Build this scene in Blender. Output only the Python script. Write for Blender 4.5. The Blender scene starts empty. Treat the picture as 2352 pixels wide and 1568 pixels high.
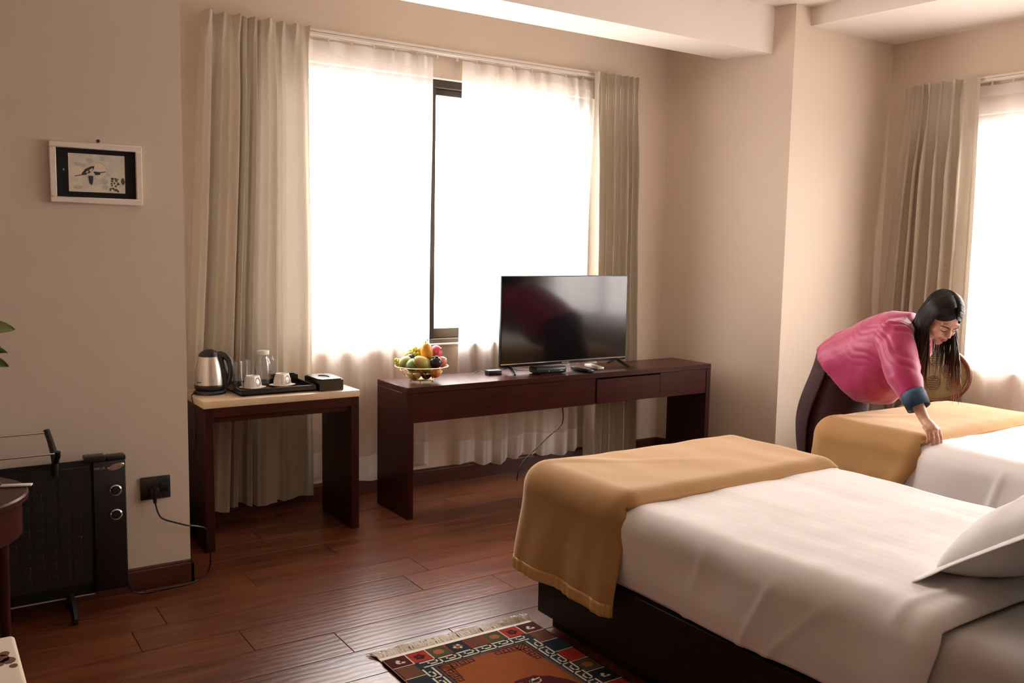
import bpy, bmesh, math, random
from mathutils import Vector, Matrix, noise
R = random.Random(7)
PI = math.pi
SC = bpy.context.scene
COL = SC.collection

# ------------------------------------------------------------------ camera, sky, exposure
cam = bpy.data.cameras.new('camera')
cam.sensor_width = 36.0
cam.lens = 31.708
cam_o = bpy.data.objects.new('camera', cam)
COL.objects.link(cam_o)
_cx = Vector((0.8323, -0.5549, 0.0178))      # image right in world
_cy = Vector((0.0440, 0.0969, 0.9942))       # image up in world
_cz = Vector((-0.5534, -0.8264, 0.1050))     # backwards in world
_cx.normalize(); _cz.normalize(); _cy = _cz.cross(_cx); _cy.normalize(); _cz = _cx.cross(_cy)
_m = Matrix((_cx, _cy, _cz)).transposed().to_4x4()
_m.translation = Vector((0, 0, 1.57))
cam_o.matrix_world = _m
cam.clip_start = 0.05
SC.camera = cam_o

SKY = 28.0
w = bpy.data.worlds.new('overcast_sky')
SC.world = w
w.use_nodes = True
_bg = w.node_tree.nodes['Background']
_bg.inputs['Color'].default_value = (1.0, 0.90, 0.865, 1)
_bg.inputs['Strength'].default_value = SKY
# overcast sky above, duller ground haze below the horizon
_wn = w.node_tree.nodes; _wl = w.node_tree.links
_tc = _wn.new('ShaderNodeTexCoord'); _sp = _wn.new('ShaderNodeSeparateXYZ'); _rp = _wn.new('ShaderNodeValToRGB'); _mr = _wn.new('ShaderNodeMapRange')
_wl.new(_tc.outputs['Generated'], _sp.inputs[0]); _mr.inputs['From Min'].default_value = -1; _wl.new(_sp.outputs['Z'], _mr.inputs['Value']); _wl.new(_mr.outputs[0], _rp.inputs['Fac'])
_rp.color_ramp.elements[0].position = .44; _rp.color_ramp.elements[0].color = (.42, .382, .37, 1)
_rp.color_ramp.elements[1].position = .54; _rp.color_ramp.elements[1].color = (1.0, .925, .92, 1)
_wl.new(_rp.outputs[0], _bg.inputs['Color'])

def window_portal(name, loc, rot, sx, sy):
    l = bpy.data.lights.new(name, 'AREA')
    l.shape = 'RECTANGLE'; l.size = sx; l.size_y = sy
    l.cycles.is_portal = True
    o = bpy.data.objects.new(name, l); COL.objects.link(o)
    o.location = loc; o.rotation_euler = rot
window_portal('daylight_portal', (2.92, 5.29, 1.77), (-PI/2, 0, 0), 2.45, 1.72)
window_portal('daylight_portal', (6.39, 2.3, 1.65), (0, PI/2, 0), 1.8, 2.9)

SC.view_settings.view_transform = 'Standard'
SC.view_settings.look = 'None'
SC.view_settings.gamma = 1.0
SC.view_settings.exposure = 0.0
SC.view_settings.use_curve_mapping = False
SC.cycles.max_bounces = 10
SC.cycles.diffuse_bounces = 6
SC.cycles.transparent_max_bounces = 16
SC.cycles.caustics_reflective = False
SC.cycles.caustics_refractive = False
SC.cycles.sample_clamp_indirect = 6.0
SC.cycles.use_denoising = True

# ------------------------------------------------------------------ materials
def mat(name, col, rough=0.5, metal=0.0, spec=0.5, var=0.0, vscale=8.0, vstretch=(1, 1, 1), bump=0.0, bscale=60.0,
        bstretch=(1, 1, 1), col2=None, trans=0.0, sheen=0.0, coat=0.0, rnd=0.0, sss=0.0):
    m = bpy.data.materials.new(name); m.use_nodes = True
    nt = m.node_tree; N = nt.nodes; L = nt.links
    b = N['Principled BSDF']; out = N['Material Output']
    c4 = (*col, 1)
    b.inputs['Base Color'].default_value = c4
    b.inputs['Roughness'].default_value = rough
    b.inputs['Metallic'].default_value = metal
    b.inputs['Specular IOR Level'].default_value = spec
    b.inputs['Sheen Weight'].default_value = sheen
    b.inputs['Coat Weight'].default_value = coat
    if sss: 
        b.inputs['Subsurface Weight'].default_value = sss
        b.inputs['Subsurface Radius'].default_value = (0.012, 0.005, 0.003)
    tc = N.new('ShaderNodeTexCoord')
    colsock = None
    if var or col2 or rnd:
        mp = N.new('ShaderNodeMapping'); mp.inputs['Scale'].default_value = vstretch
        L.new(tc.outputs['Object'], mp.inputs['Vector'])
        vec = mp.outputs['Vector']
        if rnd:
            oi = N.new('ShaderNodeObjectInfo')
            mul = N.new('ShaderNodeVectorMath'); mul.operation = 'SCALE'
            cmb = N.new('ShaderNodeCombineXYZ')
            for i in range(3): L.new(oi.outputs['Random'], cmb.inputs[i])
            L.new(cmb.outputs[0], mul.inputs[0]); mul.inputs['Scale'].default_value = 47.0
            add = N.new('ShaderNodeVectorMath'); L.new(vec, add.inputs[0]); L.new(mul.outputs[0], add.inputs[1])
            vec = add.outputs[0]
        nz = N.new('ShaderNodeTexNoise'); nz.inputs['Scale'].default_value = vscale; nz.inputs['Detail'].default_value = 6
        nz.inputs['Roughness'].default_value = 0.6
        L.new(vec, nz.inputs['Vector'])
        rp = N.new('ShaderNodeValToRGB')
        rp.color_ramp.elements[0].position = 0.3; rp.color_ramp.elements[1].position = 0.72
        a = col2 if col2 else tuple(max(0, c * (1 - var)) for c in col)
        bb = col if col2 else tuple(min(1, c * (1 + var)) for c in col)
        rp.color_ramp.elements[0].color = (*a, 1); rp.color_ramp.elements[1].color = (*bb, 1)
        L.new(nz.outputs['Fac'], rp.inputs['Fac'])
        colsock = rp.outputs['Color']
        if rnd:
            hs = N.new('ShaderNodeHueSaturation')
            mr = N.new('ShaderNodeMapRange'); mr.inputs['To Min'].default_value = 1 - rnd; mr.inputs['To Max'].default_value = 1 + rnd
            L.new(oi.outputs['Random'], mr.inputs['Value']); L.new(mr.outputs[0], hs.inputs['Value'])
            L.new(colsock, hs.inputs['Color']); colsock = hs.outputs['Color']
        L.new(colsock, b.inputs['Base Color'])
    nrm = None
    if bump:
        mp2 = N.new('ShaderNodeMapping'); mp2.inputs['Scale'].default_value = bstretch
        L.new(tc.outputs['Object'], mp2.inputs['Vector'])
        n2 = N.new('ShaderNodeTexNoise'); n2.inputs['Scale'].default_value = bscale; n2.inputs['Detail'].default_value = 4
        L.new(mp2.outputs[0], n2.inputs['Vector'])
        bp = N.new('ShaderNodeBump'); bp.inputs['Strength'].default_value = bump; bp.inputs['Distance'].default_value = 0.01
        L.new(n2.outputs['Fac'], bp.inputs['Height']); L.new(bp.outputs[0], b.inputs['Normal']); nrm = bp.outputs[0]
    if trans:
        tr = N.new('ShaderNodeBsdfTranslucent'); tr.inputs['Color'].default_value = c4
        if colsock: L.new(colsock, tr.inputs['Color'])
        if nrm: L.new(nrm, tr.inputs['Normal'])
        mx = N.new('ShaderNodeMixShader'); mx.inputs[0].default_value = trans
        L.new(b.outputs[0], mx.inputs[1]); L.new(tr.outputs[0], mx.inputs[2]); L.new(mx.outputs[0], out.inputs['Surface'])
    return m

def mat_sheer(name, col, clear, trl):
    m = bpy.data.materials.new(name); m.use_nodes = True
    nt = m.node_tree; N = nt.nodes; L = nt.links
    N.remove(N['Principled BSDF']); out = N['Material Output']
    d = N.new('ShaderNodeBsdfDiffuse'); d.inputs['Color'].default_value = (*col, 1)
    t = N.new('ShaderNodeBsdfTranslucent'); t.inputs['Color'].default_value = (*col, 1)
    tp = N.new('ShaderNodeBsdfTransparent'); tp.inputs['Color'].default_value = (1, 0.98, 0.96, 1)
    a = N.new('ShaderNodeMixShader'); a.inputs[0].default_value = trl
    L.new(d.outputs[0], a.inputs[1]); L.new(t.outputs[0], a.inputs[2])
    b = N.new('ShaderNodeMixShader'); b.inputs[0].default_value = clear
    L.new(a.outputs[0], b.inputs[1]); L.new(tp.outputs[0], b.inputs[2])
    L.new(b.outputs[0], out.inputs['Surface'])
    return m

def mat_glass(name, refl=0.08, tint=(1, 1, 1), edge=0.5):
    m = bpy.data.materials.new(name); m.use_nodes = True
    nt = m.node_tree; N = nt.nodes; L = nt.links
    N.remove(N['Principled BSDF']); out = N['Material Output']
    g = N.new('ShaderNodeBsdfGlossy'); g.inputs['Roughness'].default_value = 0.03
    tp = N.new('ShaderNodeBsdfTransparent'); tp.inputs['Color'].default_value = (*tint, 1)
    lw = N.new('ShaderNodeLayerWeight'); lw.inputs['Blend'].default_value = 0.25
    mr = N.new('ShaderNodeMapRange'); mr.inputs['To Min'].default_value = refl; mr.inputs['To Max'].default_value = edge
    L.new(lw.outputs['Facing'], mr.inputs['Value'])
    mx = N.new('ShaderNodeMixShader'); L.new(mr.outputs[0], mx.inputs[0])
    L.new(tp.outputs[0], mx.inputs[1]); L.new(g.outputs[0], mx.inputs[2]); L.new(mx.outputs[0], out.inputs['Surface'])
    return m

def mat_weave(name, col, col2, sx, sz, trans=0.0, rough=0.85, contrast=0.5):
    """linen-like fabric: fine crossed threads in object space"""
    m = mat(name, col, rough, spec=0.2, col2=col2, vscale=1.0, vstretch=(sx, sx, sz), bump=0.25, bscale=1.0, bstretch=(sx, sx, sz), trans=trans, sheen=0.2)
    return m

WALL_C = (0.69, 0.585, 0.475)
M = {}
M['wall'] = mat('wall_paint', WALL_C, 0.75, spec=0.25, var=0.03, vscale=1.6, bump=0.05, bscale=120)
M['ceil'] = mat('ceiling_paint', (0.82, 0.74, 0.67), 0.8, spec=0.2, var=0.02, vscale=1.2)
M['floorbase'] = mat('floor_gap', (0.012, 0.005, 0.003), 0.8)
M['cherry'] = mat('dark_cherry', (0.054, 0.0105, 0.0065), 0.3, spec=0.22, col2=(0.026, 0.005, 0.0035), vscale=5, vstretch=(1.0, 14, 14), bump=0.04, bscale=40, bstretch=(1, 14, 14))
M['cherry_v'] = mat('dark_cherry_upright', (0.040, 0.008, 0.0055), 0.36, spec=0.2, col2=(0.020, 0.004, 0.003), vscale=5, vstretch=(14, 14, 1), bump=0.04, bscale=40, bstretch=(14, 14, 1))
M['base_wood'] = mat('skirting_wood', (0.085, 0.024, 0.014), 0.35, col2=(0.05, 0.014, 0.009), vscale=4, vstretch=(1, 12, 12))
M['bedwood'] = mat('bed_base_wood', (0.016, 0.006, 0.0045), 0.5, spec=0.2, col2=(0.009, 0.004, 0.003), vscale=5, vstretch=(12, 1, 12))
M['curtain'] = mat_weave('linen_curtain', (0.58, 0.51, 0.41), (0.51, 0.445, 0.35), 420, 90, trans=0.075)
M['sheer'] = mat_sheer('white_sheer', (0.93, 0.90, 0.87), 0.34, 0.62)
M['sheer_hem'] = mat_sheer('white_sheer_double', (0.93, 0.90, 0.87), 0.10, 0.5)
M['white_metal'] = mat('white_rail', (0.72, 0.66, 0.58), 0.35)
M['bronze'] = mat('bronze_aluminium', (0.045, 0.032, 0.022), 0.42, metal=0.3)
M['bronze_lit'] = mat('bronze_aluminium_lit', (0.10, 0.075, 0.045), 0.4, metal=0.3)  # same bronze, lighter: daylight on the bottom rails put into the colour
M['pane'] = mat_glass('window_glass', 0.03, (0.98, 0.99, 0.98), 0.25)
M['glass'] = mat_glass('tumbler_glass', 0.06, (0.98, 0.985, 0.98), 0.75)
M['marble'] = mat('cream_marble', (0.72, 0.58, 0.42), 0.22, col2=(0.60, 0.43, 0.27), vscale=5, spec=0.5, coat=0.2)
M['steel'] = mat('brushed_steel', (0.62, 0.56, 0.50), 0.3, metal=1.0, bump=0.05, bscale=80, bstretch=(1, 1, 0.05))
M['chrome'] = mat('chrome', (0.75, 0.72, 0.68), 0.15, metal=1.0)
M['black'] = mat('black_plastic', (0.008, 0.008, 0.009), 0.32)
M['blackm'] = mat('black_matte', (0.005, 0.005, 0.005), 0.6, spec=.3)
M['blackl'] = mat('black_lacquer', (0.012, 0.011, 0.012), 0.22, spec=0.6)
M['screen'] = mat('tv_screen', (0.003, 0.003, 0.004), 0.09, spec=0.55)
M['grey'] = mat('grey_print', (0.35, 0.34, 0.33), 0.5)
M['silver'] = mat('silver_plastic', (0.50, 0.46, 0.40), 0.35, metal=0.4)
M['porcelain'] = mat('white_porcelain', (0.80, 0.74, 0.66), 0.18, spec=0.6)
M['white_plastic'] = mat('white_plastic', (0.78, 0.73, 0.68), 0.35)
M['cream_frame'] = mat('pale_frame', (0.88, 0.79, 0.70), 0.45)
M['sheet'] = mat('white_cotton', (0.85, 0.825, 0.82), 0.75, spec=0.2, sheen=0.1, bump=0.10, bscale=9)
M['sheet2'] = mat('white_cotton_under', (0.62, 0.59, 0.57), 0.75, spec=0.2, bump=0.10, bscale=9)
M['blanket'] = mat('mustard_wool', (0.44, 0.252, 0.108), 0.85, spec=0.1, sheen=0.55, col2=(0.39, 0.218, 0.09), vscale=220, bump=0.10, bscale=300)
M['blanket'].node_tree.nodes['Principled BSDF'].inputs['Sheen Tint'].default_value = (1, .84, .64, 1)
M['blanket'].node_tree.nodes['Principled BSDF'].inputs['Sheen Roughness'].default_value = .35
M['satin'] = mat('mustard_satin', (0.52, 0.30, 0.10), 0.35, spec=0.4, bump=0.15, bscale=60)
M['gold'] = mat('brass_wire', (0.62, 0.40, 0.16), 0.28, metal=1.0)

# floor: warm reddish boards with grain and scraped ridges along the board
def mat_floor():
    m = mat('mahogany_board', (0.170, 0.052, 0.020), 0.30, spec=0.34, col2=(0.070, 0.018, 0.008), vscale=2.2, vstretch=(0.9, 9.0, 1), rnd=0.22)
    nt = m.node_tree; N = nt.nodes; L = nt.links; b = N['Principled BSDF']
    tc = N.new('ShaderNodeTexCoord')
    mp = N.new('ShaderNodeMapping'); mp.inputs['Scale'].default_value = (0.35, 1, 1)
    L.new(tc.outputs['Object'], mp.inputs['Vector'])
    wv = N.new('ShaderNodeTexWave'); wv.bands_direction = 'Y'; wv.inputs['Scale'].default_value = 9.0
    wv.inputs['Distortion'].default_value = 5.0; wv.inputs['Detail'].default_value = 2; wv.inputs['Detail Scale'].default_value = 1.6
    L.new(mp.outputs[0], wv.inputs['Vector'])
    bp = N.new('ShaderNodeBump'); bp.inputs['Strength'].default_value = 0.075; bp.inputs['Distance'].default_value = 0.004
    L.new(wv.outputs['Fac'], bp.inputs['Height']); L.new(bp.outputs[0], b.inputs['Normal'])
    return m
M['floor'] = mat_floor()

# ------------------------------------------------------------------ mesh helpers
class MB:
    def __init__(s): s.v = []; s.f = []; s.mi = []; s.sm = []; s.ms = []
    def _m(s, m):
        if m not in s.ms: s.ms.append(m)
        return s.ms.index(m)
    def add(s, vs, fs, m, smooth=False):
        o = len(s.v); k = s._m(m)
        s.v += [tuple(p) for p in vs]
        for f in fs: s.f.append(tuple(i + o for i in f)); s.mi.append(k); s.sm.append(smooth)
        return s
    def box(s, x0, x1, y0, y1, z0, z1, m, bev=0.0, seg=2, T=None):
        if bev <= 0:
            vs = [Vector((x, y, z)) for x in (x0, x1) for y in (y0, y1) for z in (z0, z1)]
            fs = [(0, 1, 3, 2), (4, 6, 7, 5), (0, 4, 5, 1), (2, 3, 7, 6), (0, 2, 6, 4), (1, 5, 7, 3)]
        else:
            bm = bmesh.new(); bmesh.ops.create_cube(bm, size=1)
            bmesh.ops.scale(bm, vec=(x1 - x0, y1 - y0, z1 - z0), verts=bm.verts)
            bmesh.ops.translate(bm, vec=((x0 + x1) / 2, (y0 + y1) / 2, (z0 + z1) / 2), verts=bm.verts)
            bmesh.ops.bevel(bm, geom=bm.edges[:], offset=bev, segments=seg, profile=0.5, affect='EDGES')
            bm.verts.index_update(); vs = [v.co.copy() for v in bm.verts]; fs = [tuple(v.index for v in f.verts) for f in bm.faces]; bm.free()
        if T: vs = [T @ p for p in vs]
        return s.add(vs, fs, m, bev > 0)
    def prism(s, poly, z0, z1, m, T=None, smooth=False):
        n = len(poly)
        vs = [Vector((p[0], p[1], z0)) for p in poly] + [Vector((p[0], p[1], z1)) for p in poly]
        fs = [tuple(range(n - 1, -1, -1)), tuple(range(n, 2 * n))] + [(i, (i + 1) % n, n + (i + 1) % n, n + i) for i in range(n)]
        if T: vs = [T @ p for p in vs]
        return s.add(vs, fs, m, smooth)
    def lathe(s, prof, m, n=28, c=(0, 0, 0), T=None, cap=True, sq=0.0):
        vs = []; fs = []
        for (r, z) in prof:
            for i in range(n):
                a = 2 * PI * i / n
                k = 1.0
                if sq: k = 1.0 / (abs(math.cos(a)) ** sq + abs(math.sin(a)) ** sq) ** (1 / sq)
                vs.append(Vector((r * k * math.cos(a), r * k * math.sin(a), z)))
        for j in range(len(prof) - 1):
            for i in range(n):
                a = j * n + i; b = j * n + (i + 1) % n
                fs.append((a, b, b + n, a + n))
        if cap:
            fs.append(tuple(range(n - 1, -1, -1))); k = (len(prof) - 1) * n; fs.append(tuple(range(k, k + n)))
        c = Vector(c)
        vs = [(T @ p if T else p) + c for p in vs]
        return s.add(vs, fs, m, True)
    def tube(s, pts, rad, m, n=8, closed=False, cap=True, flat=1.0, up=None):
        pts = [Vector(p) for p in pts]; k = len(pts)
        if not hasattr(rad, '__len__'): rad = [rad] * k
        vs = []; fs = []; prev = None
        for j, p in enumerate(pts):
            if closed: t = pts[(j + 1) % k] - pts[j - 1]
            else: t = pts[min(j + 1, k - 1)] - pts[max(j - 1, 0)]
            if t.length < 1e-9: t = Vector((0, 0, 1))
            t.normalize()
            if prev is None:
                u = Vector(up) if up else (Vector((0, 0, 1)) if abs(t.z) < 0.9 else Vector((1, 0, 0)))
                a = u - t * u.dot(t)
            else: a = prev - t * prev.dot(t)
            if a.length < 1e-6: a = Vector((1, 0, 0)) - t * t.x
            a.normalize(); b = t.cross(a); prev = a
            for i in range(n):
                q = 2 * PI * i / n
                vs.append(p + a * (math.cos(q) * rad[j]) + b * (math.sin(q) * rad[j] * flat))
        for j in range(k if closed else k - 1):
            for i in range(n):
                a0 = j * n + i; a1 = j * n + (i + 1) % n; j2 = (j + 1) % k
                fs.append((a0, a1, j2 * n + (i + 1) % n, j2 * n + i))
        if cap and not closed:
            fs.append(tuple(range(n - 1, -1, -1))); fs.append(tuple(range((k - 1) * n, k * n)))
        return s.add(vs, fs, m, True)
    def ell(s, c, r, m, T=None, n=18, k=12):
        vs = [Vector((0, 0, -1))]; fs = []
        for j in range(1, k):
            th = -PI / 2 + PI * j / k
            for i in range(n):
                a = 2 * PI * i / n; vs.append(Vector((math.cos(th) * math.cos(a), math.cos(th) * math.sin(a), math.sin(th))))
        vs.append(Vector((0, 0, 1))); t = len(vs) - 1
        for i in range(n):
            fs.append((0, 1 + (i + 1) % n, 1 + i)); o = 1 + (k - 2) * n; fs.append((o + i, o + (i + 1) % n, t))
        for j in range(k - 2):
            for i in range(n):
                a = 1 + j * n + i; b = 1 + j * n + (i + 1) % n; fs.append((a, b, b + n, a + n))
        if not hasattr(r, '__len__'): r = (r, r, r)
        vs = [Vector((p.x * r[0], p.y * r[1], p.z * r[2])) for p in vs]
        c = Vector(c); vs = [(T @ p if T else p) + c for p in vs]
        return s.add(vs, fs, m, True)
    def grid(s, fn, nu, nv, m, closed_u=False):
        vs = []; fs = []
        W = nu if closed_u else nu + 1
        for j in range(nv + 1):
            for i in range(W): vs.append(Vector(fn(i / nu, j / nv)))
        for j in range(nv):
            for i in range(nu):
                a = j * W + i; b = j * W + (i + 1) % W; fs.append((a, b, b + W, a + W))
        return s.add(vs, fs, m, True)
    def build(s, name, parent=None, sharp=40):
        me = bpy.data.meshes.new(name); me.from_pydata(s.v, [], s.f)
        for m in s.ms: me.materials.append(m)
        me.polygons.foreach_set('material_index', s.mi); me.polygons.foreach_set('use_smooth', s.sm)
        me.update()
        if any(s.sm) and sharp: me.set_sharp_from_angle(angle=math.radians(sharp))
        o = bpy.data.objects.new(name, me); COL.objects.link(o)
        if parent: par(o, parent)
        return o

def par(o, p):
    """parent keeping world placement; parents carry location only"""
    o.parent = p
    o.location = o.location - world_loc(p)
def world_loc(o):
    v = Vector((0, 0, 0))
    while o: v += o.location; o = o.parent
    return v
def tag(o, label=None, cat=None, group=None, kind=None):
    if label: o['label'] = label
    if cat: o['category'] = cat
    if group: o['group'] = group
    if kind: o['kind'] = kind
    return o
def thing(name, loc, label, cat, group=None):
    o = bpy.data.objects.new(name, None); o.empty_display_size = 0.1; COL.objects.link(o); o.location = loc
    return tag(o, label, cat, group)
def struct(mb, name, parent=None):
    o = mb.build(name, parent)
    if not parent: o['kind'] = 'structure'
    return o
def recenter(o, c):
    c = Vector(c); o.data.transform(Matrix.Translation(-c)); o.location = o.location + c
    return o
def solid(o, th, off=-1):
    m = o.modifiers.new('thickness', 'SOLIDIFY'); m.thickness = th; m.offset = off
    return o
def curve(pts, k=6):
    P = [Vector(p) for p in pts]; P = [2 * P[0] - P[1]] + P + [2 * P[-1] - P[-2]]; out = []
    for i in range(1, len(P) - 2):
        a, b, c, d = P[i - 1:i + 3]
        for j in range(k):
            t = j / k; out.append(.5 * ((2 * b) + (c - a) * t + (2 * a - 5 * b + 4 * c - d) * t * t + (3 * b - a - 3 * c + d) * t ** 3))
    return out + [P[-2]]
def smoothstep(a, b, x):
    t = min(1, max(0, (x - a) / (b - a))); return t * t * (3 - 2 * t)
def nz(p, s=1.0): return noise.noise(Vector(p) * s)
def rotx(a): return Matrix.Rotation(a, 3, 'X')
def roty(a): return Matrix.Rotation(a, 3, 'Y')
def rotz(a): return Matrix.Rotation(a, 3, 'Z')

# ------------------------------------------------------------------ the room
H = 3.25; YB = 5.14; YL = 4.177; XL = 1.028
KX, KY = 5.118, 4.23; MX = 4.81
XR = 6.24; YF = -1.9; XS = -2.6
fl = struct(MB().box(XS - .1, XR + .1, YF - .1, YB + .1, -0.14, -0.012, M['floorbase']), 'floor')
# planks: rows along X, 21.15 cm wide
PW = 0.2115; PL = 1.215; _pm = {}
def plank_mesh(L, Wd):
    k = (round(L, 3), round(Wd, 3))
    if k not in _pm:
        c = 0.0022; g = 0.0006; z0 = -0.0115
        pts = []
        for (ix, iz) in ((g, z0), (g, -c), (g + c, 0)):
            pts += [(ix, ix, iz), (L - ix, ix, iz), (L - ix, Wd - ix, iz), (ix, Wd - ix, iz)]
        fs = [(8, 9, 10, 11)] + [(a + i, a + (i + 1) % 4, a + 4 + (i + 1) % 4, a + 4 + i) for a in (0, 4) for i in range(4)]
        me = bpy.data.meshes.new('plank'); me.from_pydata(pts, [], fs); me.materials.append(M['floor']); me.update(); _pm[k] = me
    return _pm[k]
row0 = 3.101
joints = {0: 1.37, 1: 2.265, 2: 1.897, -1: 1.785}
r = -24
while row0 + r * PW < YB - 0.01:
    y0 = max(row0 + r * PW, YF); y1 = min(row0 + (r + 1) * PW, YB)
    if y1 > YF + 0.02:
        ph = joints.get(r, XS + R.random() * PL)
        x = ph - math.ceil((ph - XS) / PL) * PL
        while x < XR:
            a = max(x, XS); b = min(x + PL, XR)
            if b - a > 0.03:
                o = bpy.data.objects.new('plank', plank_mesh(b - a, y1 - y0)); COL.objects.link(o)
                o.location = (a, y0, 0); par(o, fl)
            x += PL
    r += 1

wl = struct(MB().box(XS, XL, YL, YB + 0.17, 0, H, M['wall']), 'wall_left')
# main window opening
WX0, WX1, WZ0, WZ1 = 1.68, 4.12, 0.915, 2.62
mb = MB()
mb.box(XL, WX0, YB, YB + 0.17, 0, H, M['wall']); mb.box(WX1, MX + .02, YB, YB + 0.17, 0, H, M['wall'])
mb.box(WX0, WX1, YB, YB + 0.17, 0, WZ0, M['wall']); mb.box(WX0, WX1, YB, YB + 0.17, WZ1, H, M['wall'])
struct(mb, 'wall_back')
struct(MB().prism([(MX, YB), (KX, KY), (XR + .17, KY), (XR + .17, YB + .17), (MX, YB + .17)], 0, H, M['wall']), 'wall_column')
RY0, RY1, RZ0, RZ1 = 0.75, 3.64, 0.76, 2.535
mb = MB()
mb.box(XR, XR + .17, YF, RY0, 0, H, M['wall']); mb.box(XR, XR + .17, RY1, KY, 0, H, M['wall'])
mb.box(XR, XR + .17, RY0, RY1, 0, RZ0, M['wall']); mb.box(XR, XR + .17, RY0, RY1, RZ1, H, M['wall'])
struct(mb, 'wall_right')
struct(MB().box(XS - .15, XR + .17, YF - .15, YF, 0, H, M['wall']), 'wall_front')
struct(MB().box(XS - .15, XS, YF, YB + .17, 0, H, M['wall']), 'wall_side')
struct(MB().box(XS - .15, XR + .17, YF - .15, YB + .17, H, H + .12, M['ceil']), 'ceiling')
struct(MB().box(XL, 5.10, 4.374, 4.72, 2.932, H, M['ceil']), 'ceiling_beam')
struct(MB().prism([(5.28, KY), (5.36, 3.30), (5.86, YF), (XR, YF), (XR, KY)], 3.125, H, M['ceil']), 'ceiling_soffit')

def baseboard(name, pts, inset=0.012, h=0.107):
    mb = MB()
    for (ax, ay, bx, by, nx, ny) in pts:
        d = Vector((bx - ax, by - ay, 0)); L = d.length; d.normalize(); n = Vector((nx, ny, 0)).normalized()
        prof = [(0, 0), (inset, 0), (inset, h - .018), (inset * .72, h - .012), (inset * .72, h - .006), (inset * .35, h), (0, h)]
        k = len(prof); vs = []
        for e in (0, 1):
            o = Vector((ax, ay, 0)) if e == 0 else Vector((bx, by, 0))
            vs += [o + n * p[0] + Vector((0, 0, p[1])) for p in prof]
        fs = [(i, (i + 1) % k, k + (i + 1) % k, k + i) for i in range(k)] + [tuple(range(k)), tuple(range(2 * k - 1, k - 1, -1))]
        mb.add(vs, fs, M['base_wood'])
    struct(mb, name)
baseboard('baseboard_left', [(XS, YL, XL + .012, YL, 0, -1), (XL, YL - .012, XL, YB, 1, 0)])
baseboard('baseboard_back', [(XL, YB, MX, YB, 0, -1)])
_fd = Vector((KX - MX, KY - YB, 0)).normalized()
baseboard('baseboard_column', [(MX, YB, KX, KY, _fd.y, -_fd.x), (KX, KY, XR, KY, 0, -1)])
baseboard('baseboard_right', [(XR, YF, XR, KY, -1, 0)])

# windows
def window(name, horizontal, a0, a1, z0, z1, face, stiles):
    """a = running axis; face = inner wall face; frame sits 5 cm deep in the opening"""
    root = bpy.data.objects.new(name, None); COL.objects.link(root); root['kind'] = 'structure'
    root.location = ((a0 + a1) / 2, face, z0) if horizontal else (face, (a0 + a1) / 2, z0)
    def bx(mb, p0, p1, d0, d1, q0, q1, m, bev=.003):
        if horizontal: mb.box(p0, p1, face + d0, face + d1, q0, q1, m, bev, 1)
        else: mb.box(face + d0, face + d1, p0, p1, q0, q1, m, bev, 1)
    g = 0.001
    mb = MB(); bx(mb, a0 + g, a1 - g, .05, .12, z1 - .05, z1 - g, M['bronze']); bx(mb, a0 + g, a0 + .05, .05, .12, z0 + .04, z1 - .05, M['bronze']); bx(mb, a1 - .05, a1 - g, .05, .12, z0 + .04, z1 - .05, M['bronze'])
    bx(mb, a0 + g, a1 - g, .04, .13, z0 + g, z0 + .04, M['bronze_lit'])
    mb.build('outer_frame', root)
    edges = [a0 + .05] + stiles + [a1 - .05]
    for i in range(len(edges) - 1):
        e0, e1 = edges[i], edges[i + 1]
        d = .055 if i % 2 == 0 else .085
        fr = MB(); t = .045
        q0 = e0 - (.022 if i else 0); q1 = e1 + (.022 if i < len(edges) - 2 else 0)
        bx(fr, q0, q0 + t, d, d + .028, z0 + .04, z1 - .05, M['bronze']); bx(fr, q1 - t, q1, d, d + .028, z0 + .04, z1 - .05, M['bronze'])
        bx(fr, q0 + t, q1 - t, d, d + .028, z0 + .04, z0 + .105, M['bronze_lit']); bx(fr, q0 + t, q1 - t, d, d + .028, z1 - .09, z1 - .05, M['bronze'])
        so = fr.build('sash', root)
        pn = MB(); bx(pn, q0 + t, q1 - t, d + .012, d + .016, z0 + .105, z1 - .09, M['pane'], 0); pn.build('pane', so)
    sl = MB(); bx(sl, a0 + g, a1 - g, -.012, .04, z0 + g, z0 + .012, M['porcelain'], .002); sl.build('sill', root)
    return root
window('window_1', True, WX0, WX1, WZ0, WZ1, YB, [2.838])
window('window_2', False, RY0, RY1, RZ0, RZ1, XR, [1.75, 2.8])

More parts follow.
